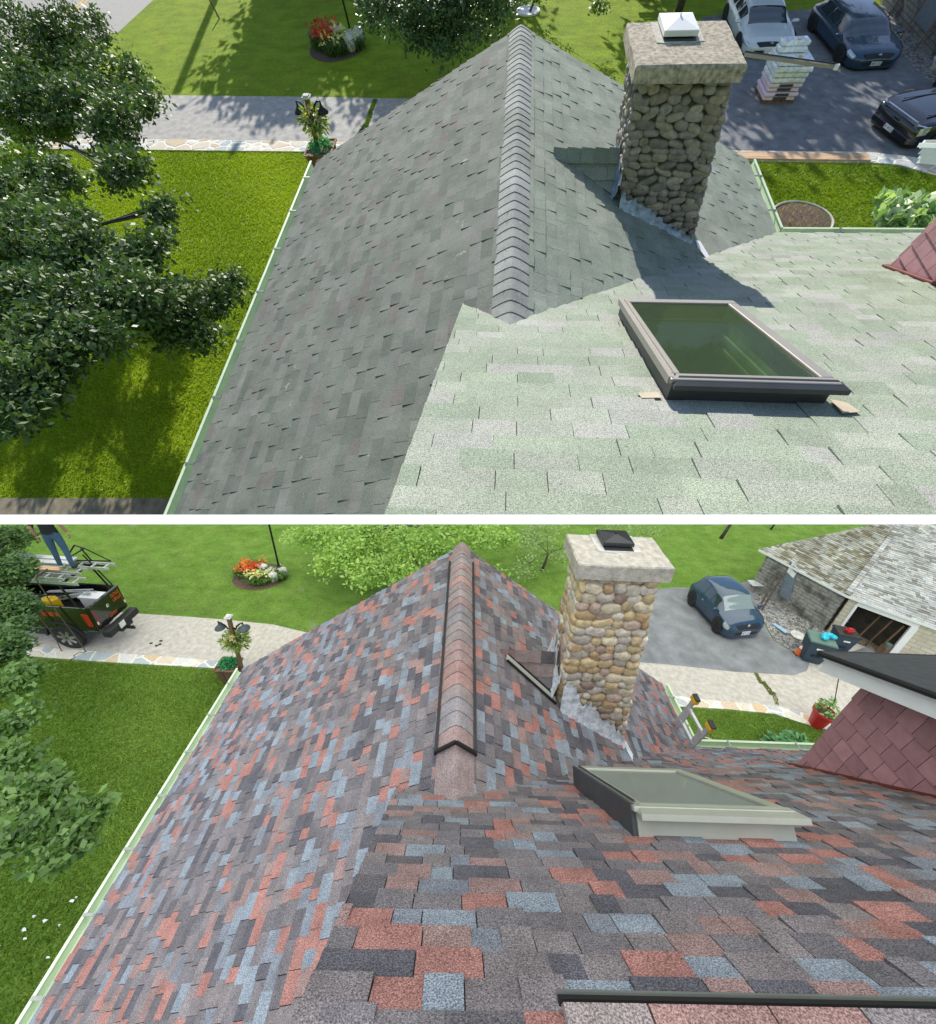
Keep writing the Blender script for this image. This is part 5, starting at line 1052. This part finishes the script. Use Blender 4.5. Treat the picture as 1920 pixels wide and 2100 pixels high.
# ================================================================== FRONT GARDEN
mb=MB(); mb.lathe([(.93,.01),(.90,.03),(.5,.05),(.1,.055)],30); c=at(A,1643,450); RX=.72; RY=(at(A,1643,415).y-c.y)
bed=thing(A,'soil_bed','round bare soil bed with a thin edging in the sunny front lawn, upper view','garden bed',c,sc=(RX,RY,1)); part(bed,'soil',mb,M['soil'])
mb=MB(); mb.lathe([(.93,0),(.93,.05),(.97,.06),(1.0,.05),(1.0,0)],40); part(bed,'bed_edging',mb,M['conc'])
r=np.random.default_rng(3); a=r.uniform(0,6.28,60); q=np.sqrt(r.uniform(0,1,60))*.8; part(bed,'dry_stems',None,None,me=tuft('dry_stems',(0,0,.05),.75,.75,.10,60,3,(.30,.24,.12),(.45,.38,.22),.008))
def hosta(w,px,py,rx,ry,h,n,size,c0,c1,lab,seed):
    root=thing(w,'hosta',lab,'plant',at(w,px,py)); part(root,'leaves',None,None,me=leafclump(w,'leaves','',None,rx,ry,h,n,size,c0,c1,seed,flat=.55,asp=.75)); mb=MB()
    for k in range(9): a=k*.7; mb.tube([(0,0,0),(math.cos(a)*rx*.4,math.sin(a)*ry*.4,h*.7)],.012,5)
    part(root,'stems',mb,M['leafstem'])
M['leafstem']=mat('leaf_stem',(.15,.25,.06),.6)
hosta(A,1862,448,.78,.80,.30,900,.20,(.20,.34,.14),(.62,.72,.45),'large pale leaved hosta near the red wall in the sunny front lawn, upper view',5)
hosta(B,1612,1530,.55,.20,.45,420,.15,(.07,.22,.08),(.22,.42,.20),'low blue green hosta just behind the horizontal gutter, lower view',6)
mb=MB(); p,q=at(A,1512,319,.05),at(A,1782,322,.05); mb.bar(p,q,.34,.035); single(A,'plank',mb,M['plank'],'long weathered plank lying along the stone paving strip by the court, upper view','plank')
c=at(B,1452,1545); mb=MB(); mb.tube([(math.cos(t)*.45,math.sin(t)*.42,.03) for t in [k/24*2*math.pi for k in range(25)]],.02,6); single(B,'bed_edging',mb,M['conc'],'thin round bed edging at the foot of the ladder, lower view','garden edging',p=tuple(c))
# ladder leaning on the front eave, after
zt=5.02; t1=at(B,1424,1437,zt); t2=at(B,1455,1492,zt-.02); d=(t2-t1).normalized(); foot=Vector((.05,.75,-5.0)); L=5.05
lr=thing(B,'extension_ladder','aluminium extension ladder with yellow tipped rails rising above the inner roof corner','ladder',t1+foot)
for s,(t,nm) in enumerate(((t1,'rail'),(t2,'rail'))):
    mb=MB(); b=t+foot-(t1+foot); e=t-(t1+foot); mb.bar(b,e,.03,.06,up=(d.x,d.y,0)); mb.bar(b+(e-b)*.55+d*.04,e-(e-b)*.035+d*.05*(1-2*s),.025,.05,up=(d.x,d.y,0)); r_=part(lr,'rail',mb,M['alu'])
    mb=MB(); mb.bar(e-(e-b).normalized()*.02,e+(e-b).normalized()*.07,.07,.12,up=(d.x,d.y,0)); part(r_,'rail_cap',mb,M['yellow'],bevel=.012); mb=MB(); mb.bar(e+(e-b).normalized()*.071,e+(e-b).normalized()*.10,.075,.12,up=(d.x,d.y,0)); part(r_,'rail_tip',mb,M['blackplastic'],bevel=.012)
for k in range(14):
    f=1-(k+.6)*.068; a=(t1+foot-foot*f)-(t1+foot); b=(t2+foot-foot*f)-(t1+foot); mb=MB(); mb.bar(a,b,.04,.035); part(lr,'rung',mb,M['alu'])
# red pot with stake
c=at(B,1672,1486); pt=thing(B,'flower_pot','red flower pot with a leafy plant tied to a thin stake on the pale drive','flower pot',c)
mb=MB(); mb.lathe([(.15,0),(.165,.02),(.235,.50),(.265,.51),(.265,.58),(.235,.58),(.225,.52)],20); part(pt,'pot',mb,M['red'],smooth=False)
mb=MB(); mb.lathe([(.225,.52),(.15,.54),(.02,.545)],16); part(pt,'potting_soil',mb,M['soil'])
part(pt,'foliage',None,None,me=leafclump(B,'foliage','',None,.26,.22,.62,130,.10,(.10,.25,.05),(.35,.5,.18),8)).location=(0,0,.5)
q=upto(B,1721,1386,c); mb=MB(); mb.tube([(0,0,.3),(.03,0,1.0),tuple(on(B,1721,1387,(Vector((0,1,0)),c.y))-c)],.012,6); part(pt,'stake',mb,M['iron'])

# ================================================================== GARAGE (after), WALL (before)
P0=at(B,1686,1294); P1=at(B,1539,1204); dS=(P1-P0); dF=(at(B,1812,1346)-P0).normalized(); Z=Vector((0,0,1)); hw=1.72
gr=thing(B,'garage','cream block garage with lichen covered hip roof and open door, lower view','garage',P0)
ns=Vector((dS.y,-dS.x,0)).normalized(); ns=ns if ns.dot(dF)>0 else -ns
nf=Vector((-dF.y,dF.x,0)); nf=nf if nf.dot(dS)>0 else -nf
sd=Vector((dS.x,dS.y,0)).normalized(); LS=dS.length
def wallpart(name,m,a,b,z0,z1,dirv,th,label=None,par=None,ax=0):
    # wall built in a frame where brick rows follow the wall: local x along the wall
    mb=MB(); mb.box(0,(b-a),-.06,.06,z0,z1); me_o=part(par or gr,name,mb,M[m],label=label)
    ang=math.atan2(dirv.y,dirv.x); o=dirv*a+th; me_o.location=(o.x,o.y,0); me_o.rotation_euler=(0,0,ang); return me_o
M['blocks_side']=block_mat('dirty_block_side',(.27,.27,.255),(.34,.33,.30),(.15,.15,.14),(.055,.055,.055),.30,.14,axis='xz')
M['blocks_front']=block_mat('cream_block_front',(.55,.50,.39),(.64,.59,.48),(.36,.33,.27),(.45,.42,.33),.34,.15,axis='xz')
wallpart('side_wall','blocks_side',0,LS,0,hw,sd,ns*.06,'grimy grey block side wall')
fa=lambda px,py: (on(B,px,py,(nf,nf.dot(P0)))-P0).dot(dF)
x1=fa(1725,1285); x2=fa(1812,1338); x2=max(x2,x1+1.5)
wallpart('front_wall','blocks_front',.12,x1,0,hw,dF,nf*.06); wallpart('front_wall','blocks_front',x2,x2+3.5,0,hw,dF,nf*.06)
hd=wallpart('door_header','white',x1,x2,hw-.28,hw,dF,nf*.055); wallpart('door_frame','white',x1-.02,x1+.05,0,hw-.28,dF,nf*.045); wallpart('door_frame','white',x2-.14,x2+.02,0,hw-.28,dF,nf*.045)
wallpart('side_door','trim',x2+.75,x2+1.6,0,hw-.25,dF,nf*.0)
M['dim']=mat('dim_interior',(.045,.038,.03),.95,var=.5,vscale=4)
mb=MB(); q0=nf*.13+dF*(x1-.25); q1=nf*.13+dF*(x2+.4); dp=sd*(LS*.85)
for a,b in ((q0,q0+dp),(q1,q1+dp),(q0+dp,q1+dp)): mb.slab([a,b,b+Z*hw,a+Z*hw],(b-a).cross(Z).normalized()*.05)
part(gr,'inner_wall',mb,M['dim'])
mb=MB(); mb.slab([q0+Z*.02,q1+Z*.02,q1+dp+Z*.02,q0+dp+Z*.02],(0,0,.02)); part(gr,'garage_floor',mb,M['gfloor'] if 'gfloor' in M else M['brownpath'])
# hip roof laid in shingles
ov=.16; E0=-dF*ov-sd*ov+Z*hw; E1=sd*(LS+ov)-dF*ov+Z*hw; E2=dF*(x2+3.8)-sd*ov+Z*hw
ap=on(B,1856,1062,(Z,hw+1.25))-P0; apx=ap; E3=E2+sd*(LS+2*ov)
palG=([(.36,.375,.375),(.42,.435,.435),(.32,.335,.33),(.22,.22,.20),(.38,.37,.34)],[3,3,2,2,1])
palH=([(.31,.32,.30),(.36,.37,.34),(.24,.24,.20),(.16,.15,.11),(.26,.25,.19)],[3,2,2,3,2])
mb=MB()
def tri(O,Q,R_,pal,seed):
    U=(Q-O).normalized(); n=(Q-O).cross(R_-O).normalized(); n=n if n.z>0 else -n; V=n.cross(U)
    shingles(mb,P0*0+O,U,V,[((X-O).dot(U),(X-O).dot(V)) for X in (O,Q,R_)],.115,pal,(.10,.24),.012,.5,seed,lift=.008)
tri(E1,E0,apx,palH,81); part(gr,'roof_slope',mb,M['garroof'],label='mossy grey side slope of the hip roof')
mb=MB(); tri(E0,E2,apx,palG,82); tri(E2,apx+dF*6,apx,palG,83); part(gr,'roof_slope',mb,M['garroof'],label='pale lichen spotted front slope of the hip roof')
mb=MB(); n=34
for k in range(n):
    a=E0.lerp(apx,k/n); b=E0.lerp(apx,(k+1.15)/n); mb.bar(a+Z*.05,b+Z*.03,.14,.02,col=random.Random(k).choice(palG[0]))
part(gr,'hip_cap',mb,M['garroof'])
mb=MB(); mb.bar(E0-Z*.04,E1-Z*.04,.03,.09); mb.bar(E0-Z*.04,E2-Z*.04,.03,.09); part(gr,'fascia',mb,M['white'])
mb=MB(); mb.slab([E0-Z*.03,E1-Z*.03,E3-Z*.03,E2-Z*.03],(0,0,.01)); part(gr,'soffit',mb,M['wall'])
# window panel, sign and things at the side wall
fs=lambda px,py: on(B,px,py,(ns,ns.dot(P0)))-P0
W0=fs(1612,1200); mb=MB(); a=fs(1606,1225); 
def onside(name,pix,th,m,par=None,label=None):
    mb=MB(); mb.slab([fs(*p)-ns*.012 for p in pix],-ns*th); return part(par or gr,name,mb,M[m],label=label)
M['slate']=mat('boarded_window_grey',(.16,.20,.25),.6)
onside('window_board',((1622,1150),(1640,1164),(1618,1232),(1600,1217)),.03,'slate')
sgn=thing(B,'wall_sign','white no parking sign on the grimy side wall of the garage','sign',P0)
mb=MB(); SP=[fs(1627,1153),fs(1640,1166),fs(1629,1185),fs(1616,1172)]; mb.slab([p-ns*.05 for p in SP],-ns*.012); part(sgn,'sign_board',mb,M['plate'])
u=(SP[1]-SP[0]).normalized(); v=(SP[0]-SP[3]); wd=(SP[1]-SP[0]).length; ht=v.length; nn=-ns; R4=Matrix((u,Z,u.cross(Z))).transposed().to_4x4()
mid=(SP[0]+SP[1]+SP[2]+SP[3])/4-ns*.066
for tx,zz,s in (('NO',.22,.20),('PARKING',.02,.15)): text(sgn,'sign_lettering',tx,ht*s*1.25,M['ink'],Matrix.Translation(mid+Z*ht*zz) @ R4 @ Matrix.Diagonal((.8,1,1,1)),bold=.004)
for x,y,X,Y,lab in ((1556,1250,1598,1170,'long weathered pole leaning on the garage side wall'),(1562,1252,1606,1180,'second weathered pole leaning on the garage side wall right beside the first')):
    a=at(B,x,y); b=fs(X,Y)+P0-ns*.04; mb=MB(); mb.bar(a,b,.06,.04); single(B,'leaning_pole',mb,M['bark'],lab,'pole')
a=at(B,1545,1212)-ns*.25; mb=MB()
for k in range(2): mb.bar((0,k*.3,.0),(0,k*.3,.35),.03,.03); mb.bar((.45,k*.3,0),(.45,k*.3,.35),.03,.03)
mb.box(-.03,.48,-.03,.33,.35,.38); single(B,'side_table',mb,M['alu'],'small grey table on the gravel behind the parked car, lower view','table',p=tuple(a))
a,b=at(B,1586,1280),at(B,1611,1303); mb=MB(); mb.bar(a+Z*.03,b+Z*.12,.16,.03); M['paleblue']=mat('pale_blue_board',(.30,.45,.60),.6); single(B,'board',mb,M['paleblue'],'pale blue board lying on the gravel beside the garage wall','board')
mb=MB(); mb.lathe([(.13,0),(.10,.06),(.08,.12),(.16,.30),(.22,.34),(.22,.37),(.17,.36),(.15,.28)],18); single(B,'stone_urn',mb,M['rock'],'small grey stone urn between the blue board and the bins','urn',p=tuple(at(B,1628,1318)),smooth=True)
mb=MB(); mb.box(-.12,.12,-.09,.09,0,.03); cn=thing(B,'traffic_cone','orange traffic cone with a pale band left of the bins','traffic cone',at(B,1636,1342)); part(cn,'cone_base',mb,M['black'])
mb=MB(); mb.lathe([(.10,.03),(.065,.30)],16); part(cn,'cone',mb,M['orange']); mb=MB(); mb.lathe([(.066,.301),(.045,.40)],16); part(cn,'cone_band',mb,M['plate']); mb=MB(); mb.lathe([(.044,.401),(.025,.52)],16); part(cn,'cone_tip',mb,M['orange'])
def wbin(p,lab,lid,bag,rz,s=1.0):
    r=thing(B,'wheelie_bin',lab,'bin',p,rz,(1,.62,1),size=s,group='wheelie bins by the garage door'); mb=MB(); mb.hexa([(-.24,-.25,.04),(.24,-.25,.04),(.24,.25,.04),(-.24,.25,.04),(-.33,-.34,.84),(.33,-.34,.84),(.33,.34,.84),(-.33,.34,.84)]); part(r,'bin_body',mb,M['bin'],bevel=.02)
    mb=MB(); mb.hexa([(-.36,-.37,.84),(.36,-.37,.84),(.36,.40,.86),(-.36,.40,.86),(-.33,-.34,.90),(.33,-.34,.90),(.33,.36,.93),(-.33,.36,.93)]); part(r,'bin_lid',mb,M[lid],bevel=.02)
    mb=MB(); mb.bar((-.3,.42,.82),(.3,.42,.82),.04,.04); part(r,'bin_handle',mb,M['bin']); 
    mb=MB(); mb.box(-.10,.10,-.345,-.335,.60,.66); part(r,'bin_label',mb,M['plate'])
    mb=MB(); mb.box(-.11,.11,-.33,-.30,.30,.36); part(r,'bin_recess',mb,M['black'])
    for q in (-.2,.2): mb=MB(); mb.lathe([(.11,-.03),(.11,.03)],14,(q,.27,.11),'x'); part(r,'bin_wheel',mb,M['black'])
    return r
bq=at(B,1662,1357); wbin(bq+Vector((0,.1,0)),'navy wheelie bin with green lid and a cyan bag on top','bingreen',1,-.35,1.08)
b2=at(B,1722,1340); wbin(b2+Vector((-.05,.15,0)),'dark wheelie bin with black lid and red box on top','blackplastic',1,-.25,.95)
random.seed(12); mb=MB()
for k in range(7): mb.blob((random.uniform(-.16,.16),random.uniform(-.08,.08),random.uniform(.05,.12)),.12,.09,.08,jit=.15,k=9,m=6)
single(B,'plastic_bag',mb,M['cyan'],'crumpled cyan plastic bag on the green bin lid','bag',p=(bq.x+.16,bq.y+.1,.99))
mb=MB(); mb.box(-.11,.11,-.07,.07,0,.09); mb.box(-.05,.09,-.03,.05,.09,.13); single(B,'box',mb,M['red'],'small red box on the black bin lid','box',p=(b2.x-.05,b2.y+.12,.885))
# things in the open garage
gi=lambda fx,dy,z=0.0: P0+dF*(x1+(x2-x1)*fx)+sd*dy+Vector((0,0,z+.04))
mb=MB(); mb.lathe([(.13,0),(.15,.32),(.16,.34),(.14,.34)],18); bk=thing(B,'bucket','white plastic bucket with red print inside the open garage','bucket',gi(.30,.28)); part(bk,'bucket_body',mb,M['white']); mb=MB(); mb.lathe([(.1455,.14),(.1475,.24)],18); part(bk,'bucket_print',mb,M['red'])
mb=MB(); mb.lathe([(.12,0),(.18,.05),(.18,.38),(.12,.46),(.04,.48),(.04,.54)],18); single(B,'gas_cylinder',mb,M['white'],'white gas cylinder at the left inside the open garage','gas cylinder',p=tuple(gi(.10,.75)),smooth=True)
mb=MB(); mb.box(-.35,.35,-.2,.2,.40,.45); [mb.bar((x,y,0),(x,y,.4),.04,.04) for x in (-.3,.3) for y in (-.15,.15)]; single(B,'work_bench',mb,M['wood'],'brown wooden work bench deep inside the open garage','bench',p=tuple(gi(.55,1.1)))
mb=MB(); mb.lathe([(.14,0),(.14,.3)],14); single(B,'barrel',mb,M['wood'],'dark barrel beside the work bench inside the open garage','barrel',p=tuple(gi(.35,1.2)))
for k,(f,lab) in enumerate(((.86,'thin red brown board leaning inside the garage, nearest the door jamb'),(.80,'thin red brown board leaning inside the garage, second from the door jamb'),(.74,'thin red brown board leaning inside the garage, farthest from the door jamb'))):
    mb=MB(); a=gi(f,.2+.2*k); b=gi(f+.16,.3+.2*k,1.25); mb.bar(a,b,.05,.03); single(B,'leaning_board',mb,M['wood'],lab,'board',group='boards leaning inside the garage')
mb=MB(); mb.lathe([(.09,0),(.10,.12),(.03,.15)],14); single(B,'can',mb,M['limecan'] if 'limecan' in M else M['bingreen'],'small green can on the right inside the garage','can',p=tuple(gi(.9,.12,.35)))
mb=MB(); mb.box(-.12,.12,-.1,.1,0,.35); single(B,'crate',mb,M['wood'],'wooden crate under the green can inside the garage','crate',p=tuple(gi(.9,.12)))
random.seed(4); mb=MB()
for k in range(6): mb.blob((random.uniform(-.35,.35),random.uniform(-.1,.1),.1),.15,.1,.1,jit=.2,k=9,m=6)
single(B,'rock_pile',mb,M['rock'],'heap of pale rocks at the foot of the garage front, right of the open door','rocks',p=tuple(P0+dF*(x2+.45)-nf*.25))
# before: the garage's side wall at the top right corner
a=at(A,1806,-2); b=at(A,1935,140); g=thing(A,'garage','dark block garage side wall beside the gravel bed, top right corner','garage',b); d=(a-b); ang=math.atan2(d.y,d.x); Lg=d.length
mb=MB(); mb.box(-3,Lg,-.08,.08,0,1.5); M['blocksA']=block_mat('shaded_block_wall',(.24,.235,.22),(.30,.29,.26),(.12,.12,.12),(.06,.06,.06),.32,.11,axis='xz'); o=part(g,'side_wall',mb,M['blocksA']); o.rotation_euler=(0,0,ang)
mb=MB(); mb.box(Lg*.30,Lg*.52,-.10,.10,.25,1.1); o=part(g,'window_board',mb,M['slate']); o.rotation_euler=(0,0,ang)
for k,f in enumerate((.25,.45,.7)):
    mb=MB(); s=b+d*f; nrm=Vector((-d.y,d.x,0)).normalized(); nrm=nrm if nrm.x<0 else -nrm; mb.bar(s+nrm*.5-d.normalized()*.3,s+nrm*.10+d.normalized()*.3+Vector((0,0,1.2)),.05,.04); single(A,'leaning_pole',mb,M['wood'],('dark pole leaning on the garage wall, nearest the viewer','dark pole leaning on the middle of the garage wall','dark pole leaning on the garage wall, farthest from the viewer')[k]+', upper view','pole',group='poles leaning on the garage wall, upper view')
mb=MB(); mb.hexa([(-.28,-.3,0),(.28,-.3,0),(.28,.3,0),(-.28,.3,0),(-.34,-.36,.55),(.34,-.36,.55),(.34,.36,.55),(-.34,.36,.55)]); r=thing(A,'wheelie_bin','dark bin cut by the right edge above the black pickup, upper view','bin',at(A,1934,195)); part(r,'bin_body',mb,M['black'],bevel=.02); mb=MB(); mb.box(-.37,.37,-.39,.39,.55,.62); part(r,'bin_lid',mb,M['bin'],bevel=.02)
mb=MB(); mb.lathe([(.12,0),(.09,.05),(.17,.2),(.2,.24),(.15,.24)],16); single(A,'stone_urn',mb,M['rock'],'small stone urn on the gravel at the right edge, upper view','urn',p=tuple(at(A,1914,142)),smooth=True)
mb=MB(); mb.tube([at(A,x,y,.025) for x,y in ((1858,186),(1870,184),(1885,187),(1900,192),(1940,199))],.02,6); single(A,'cord',mb,M['plank'],'thin brown cord lying on the dark court above the black pickup','cord')
# stack of shingle bundles
b0=at(A,1560,214); sx=.92; 
mb=MB(); 
for y in (0,.4,.8): mb.box(0,sx,y,y+.1,0,.05)
for k in range(5): mb.box(k*.19,k*.19+.14,0,.9,.05,.07)
single(A,'pallet',mb,M['wood'],'wooden pallet under the stack of wrapped shingle bundles','pallet',p=tuple(b0))
z=.075; rnd=random.Random(8)
ordn=('lowest','second','third','fourth','fifth','sixth','seventh','eighth')
for k in range(8):
    pink=k<4; hh=.095 if pink else .115; e=rnd.uniform(-.02,.03)+(.03 if not pink else 0); root=thing(A,'shingle_bundle',(ordn[k]+' bundle from the ground in the wrapped stack, '+('pink paper with dark print' if pink else 'silvery crinkled plastic wrap')),'bundle',(b0.x,b0.y,z),group='shingle bundles in the stack')
    mb=MB(); x0,x1_=-e,sx+e; n=10; vs=[]
    random.seed(k); mb.hexa([(x0,-e,0),(x1_,-e,0),(x1_,.9+e,0),(x0,.9+e,0),(x0+.01,-e+.01,hh-.012),(x1_-.01,-e+.01,hh-.012),(x1_-.01,.9+e,hh-.012),(x0+.01,.9+e,hh-.012)]); part(root,'wrapper',mb,M['pinkwrap' if pink else 'wrap'],bevel=.03)
    if pink:
        mb=MB(); mb.box(.28,.66,-e-.008,-e+.002,.02,.075); part(root,'printed_band',mb,M['ink'])
    elif k in (5,6):
        mb=MB(); mb.blob((.25,-e-.01,.06),.06,.02,.05,k=10,m=6); part(root,'wrapper_knot',mb,M['white'],smooth=True)
    z+=hh
mb=MB(); mb.blob((.58,.25,0),.06,.07,.008); 
single(A,'label_sticker',mb,M['yellow'],'round yellow sticker on top of the silvery stack','sticker',p=(b0.x,b0.y,z+.0))
for k,(dx,dy,lab) in enumerate(((.05,.50,'loose silvery bundle on top of the stack, lower one'),(.10,.56,'loose silvery bundle on top of the stack, topmost'))):
    mb=MB(); mb.box(0,.78,0,.36,0,.10); root=thing(A,'shingle_bundle',lab,'bundle',(b0.x+dx-.05,b0.y+dy-.05,z+.002+k*.10),.06*k,group='shingle bundles in the stack'); part(root,'wrapper',mb,M['wrap'],bevel=.03)
    if k==1: mb=MB(); mb.blob((.45,.10,.10),.07,.05,.008); part(root,'yellow_label',mb,M['yellow'])
mb=MB(); p=at(A,1527,111,1.02); q=at(A,1716,137,1.02); mb.bar(p,q,.10,.07); mb.bar(p+Vector((0,0,.05)),q+Vector((0,0,.05)),.04,.03); bm2=thing(A,'metal_beam','long taupe metal beam lying across the wrapped bundles','beam',p); 
for o_ in (p,): 
    mb2=MB(); mb2.bar(p-p,q-p,.11,.07); part(bm2,'beam',mb2,M['skymetal']); mb2=MB(); mb2.bar(Vector((0,.035,.04)),q-p+Vector((0,.035,.04)),.02,.03); part(bm2,'beam_lip',mb2,M['skydark']); mb2=MB(); e=(q-p).normalized(); mb2.bar(q-p-e*.06,q-p+e*.05,.13,.09); part(bm2,'beam_end',mb2,M['white'])
# small litter
rnd=random.Random(6)
for k in range(13):
    x,y=rnd.choice([(50,1915),(60,1900),(70,1882),(95,1888),(20,1935),(45,1930),(110,1895),(160,1912),(165,1905),(130,1893),(105,1962),(2,1938),(158,1850)]); x+=rnd.uniform(-9,9); y+=rnd.uniform(-9,9); a=rnd.uniform(0,3); s=rnd.uniform(.03,.055)
    mb=MB(); mb.slab([(s*math.cos(a+t)*f,s*.5*math.sin(a+t)*f,.05+.02*math.sin(t*2)) for t,f in ((0,1),(1.2,.7),(2.3,1),(3.6,.8),(4.9,1))],(0,0,.004)); single(B,'paper_scrap',mb,M['plate'],'small white scrap of paper lying in the grass near the left gutter','scrap',p=tuple(at(B,x,y)),group='white scraps on the lawn')
for k,(x,y) in enumerate(((310,1319),(330,1314),(321,1324),(328,1321))):
    mb=MB(); mb.blob((0,0,0),.05,.035,.01); single(B,'dark_spot',mb,M['black'],'small dark leaf lying on the pale drive right of the truck','leaf',p=tuple(at(B,x,y,.02)),group='dark leaves on the drive')
SUNA,SUNB,EXPO=4.9,3.4,.55

# ================================================================== DIVIDER, CAMERA, LIGHT
dv=MB(); y0,y1,d=-25.2/F,-5.8/F,1.18
dv.hexa([(-2.2,y0*d,-d),(2.2,y0*d,-d),(2.2,y0*d,-d-.10),(-2.2,y0*d,-d-.10),(-2.2,y1*d,-d),(2.2,y1*d,-d),(2.2,y1*d,-d-.10),(-2.2,y1*d,-d-.10)])
me=dv.mesh('divider_board',M['divider'] if 'divider' in M else M['white']); o=bpy.data.objects.new('divider_board',me); B.objs.objects.link(o); o.matrix_world=CAM
tag(o,'long plain white board running across between the upper and the lower view','divider')
cam=bpy.data.cameras.new('camera'); co=bpy.data.objects.new('camera',cam); C.objects.link(co); co.matrix_world=CAM
cam.sensor_fit='HORIZONTAL'; cam.sensor_width=36; cam.lens=36*F/1920; cam.clip_start=.05; cam.clip_end=2000
sc=bpy.context.scene; sc.camera=co; sc.render.resolution_x=936; sc.render.resolution_y=1024
bpy.context.view_layer.update()
# the upper place is cut off along the plane that the divider stands on
ng=(RB @ Vector((0,1,-.0195))).normalized(); cg=Vector((0,0,B.H))
for o in list(A.objs.objects):
    if o.type!='MESH': continue
    mw=o.matrix_world; bb=[(mw@Vector(c)-cg).dot(ng) for c in o.bound_box]
    if min(bb)>=0: continue
    bm=bmesh.new(); bm.from_mesh(o.data)
    inv=mw.inverted(); pc=inv@cg; pn=(mw.to_3x3().transposed()@ng).normalized()
    bmesh.ops.bisect_plane(bm,geom=bm.verts[:]+bm.edges[:]+bm.faces[:],plane_co=pc,plane_no=pn,clear_inner=True,clear_outer=False)
    if o.data.users>1: o.data=o.data.copy()
    bm.to_mesh(o.data); bm.free()
    if len(o.data.polygons)==0: bpy.data.objects.remove(o)
# sky
sA=Vector((-.16,.91,.40)).normalized(); sAg=(A.M.to_3x3()@sA).normalized()
sB=Vector((-.06,-.14,.98)).normalized()
w_=bpy.data.worlds.new('World'); sc.world=w_; w_.use_nodes=True; nt=w_.node_tree
sky=nt.nodes.new('ShaderNodeTexSky'); sky.sky_type='NISHITA'; sky.sun_disc=False; sky.sun_elevation=math.asin(sAg.z); sky.sun_rotation=math.atan2(sAg.x,sAg.y)
nt.links.new(sky.outputs[0],nt.nodes['Background'].inputs[0]); nt.nodes['Background'].inputs[1].default_value=.11
def sun(name,d,st,ang,col,coll):
    l=bpy.data.lights.new(name,'SUN'); l.energy=st; l.angle=math.radians(ang); l.color=col; o=bpy.data.objects.new(name,l); C.objects.link(o)
    o.rotation_euler=d.to_track_quat('Z','Y').to_euler(); o.location=d*30
    o.light_linking.receiver_collection=coll; o.light_linking.blocker_collection=coll
sun('sun_before',sAg,SUNA,.5,(1,.94,.84),A.objs)
sun('sun_after',sB,SUNB,110,(1,.98,.95),B.objs)
sc.render.engine='CYCLES'; sc.view_settings.view_transform='Standard'; sc.view_settings.look='None'; sc.view_settings.exposure=EXPO; sc.view_settings.gamma=1
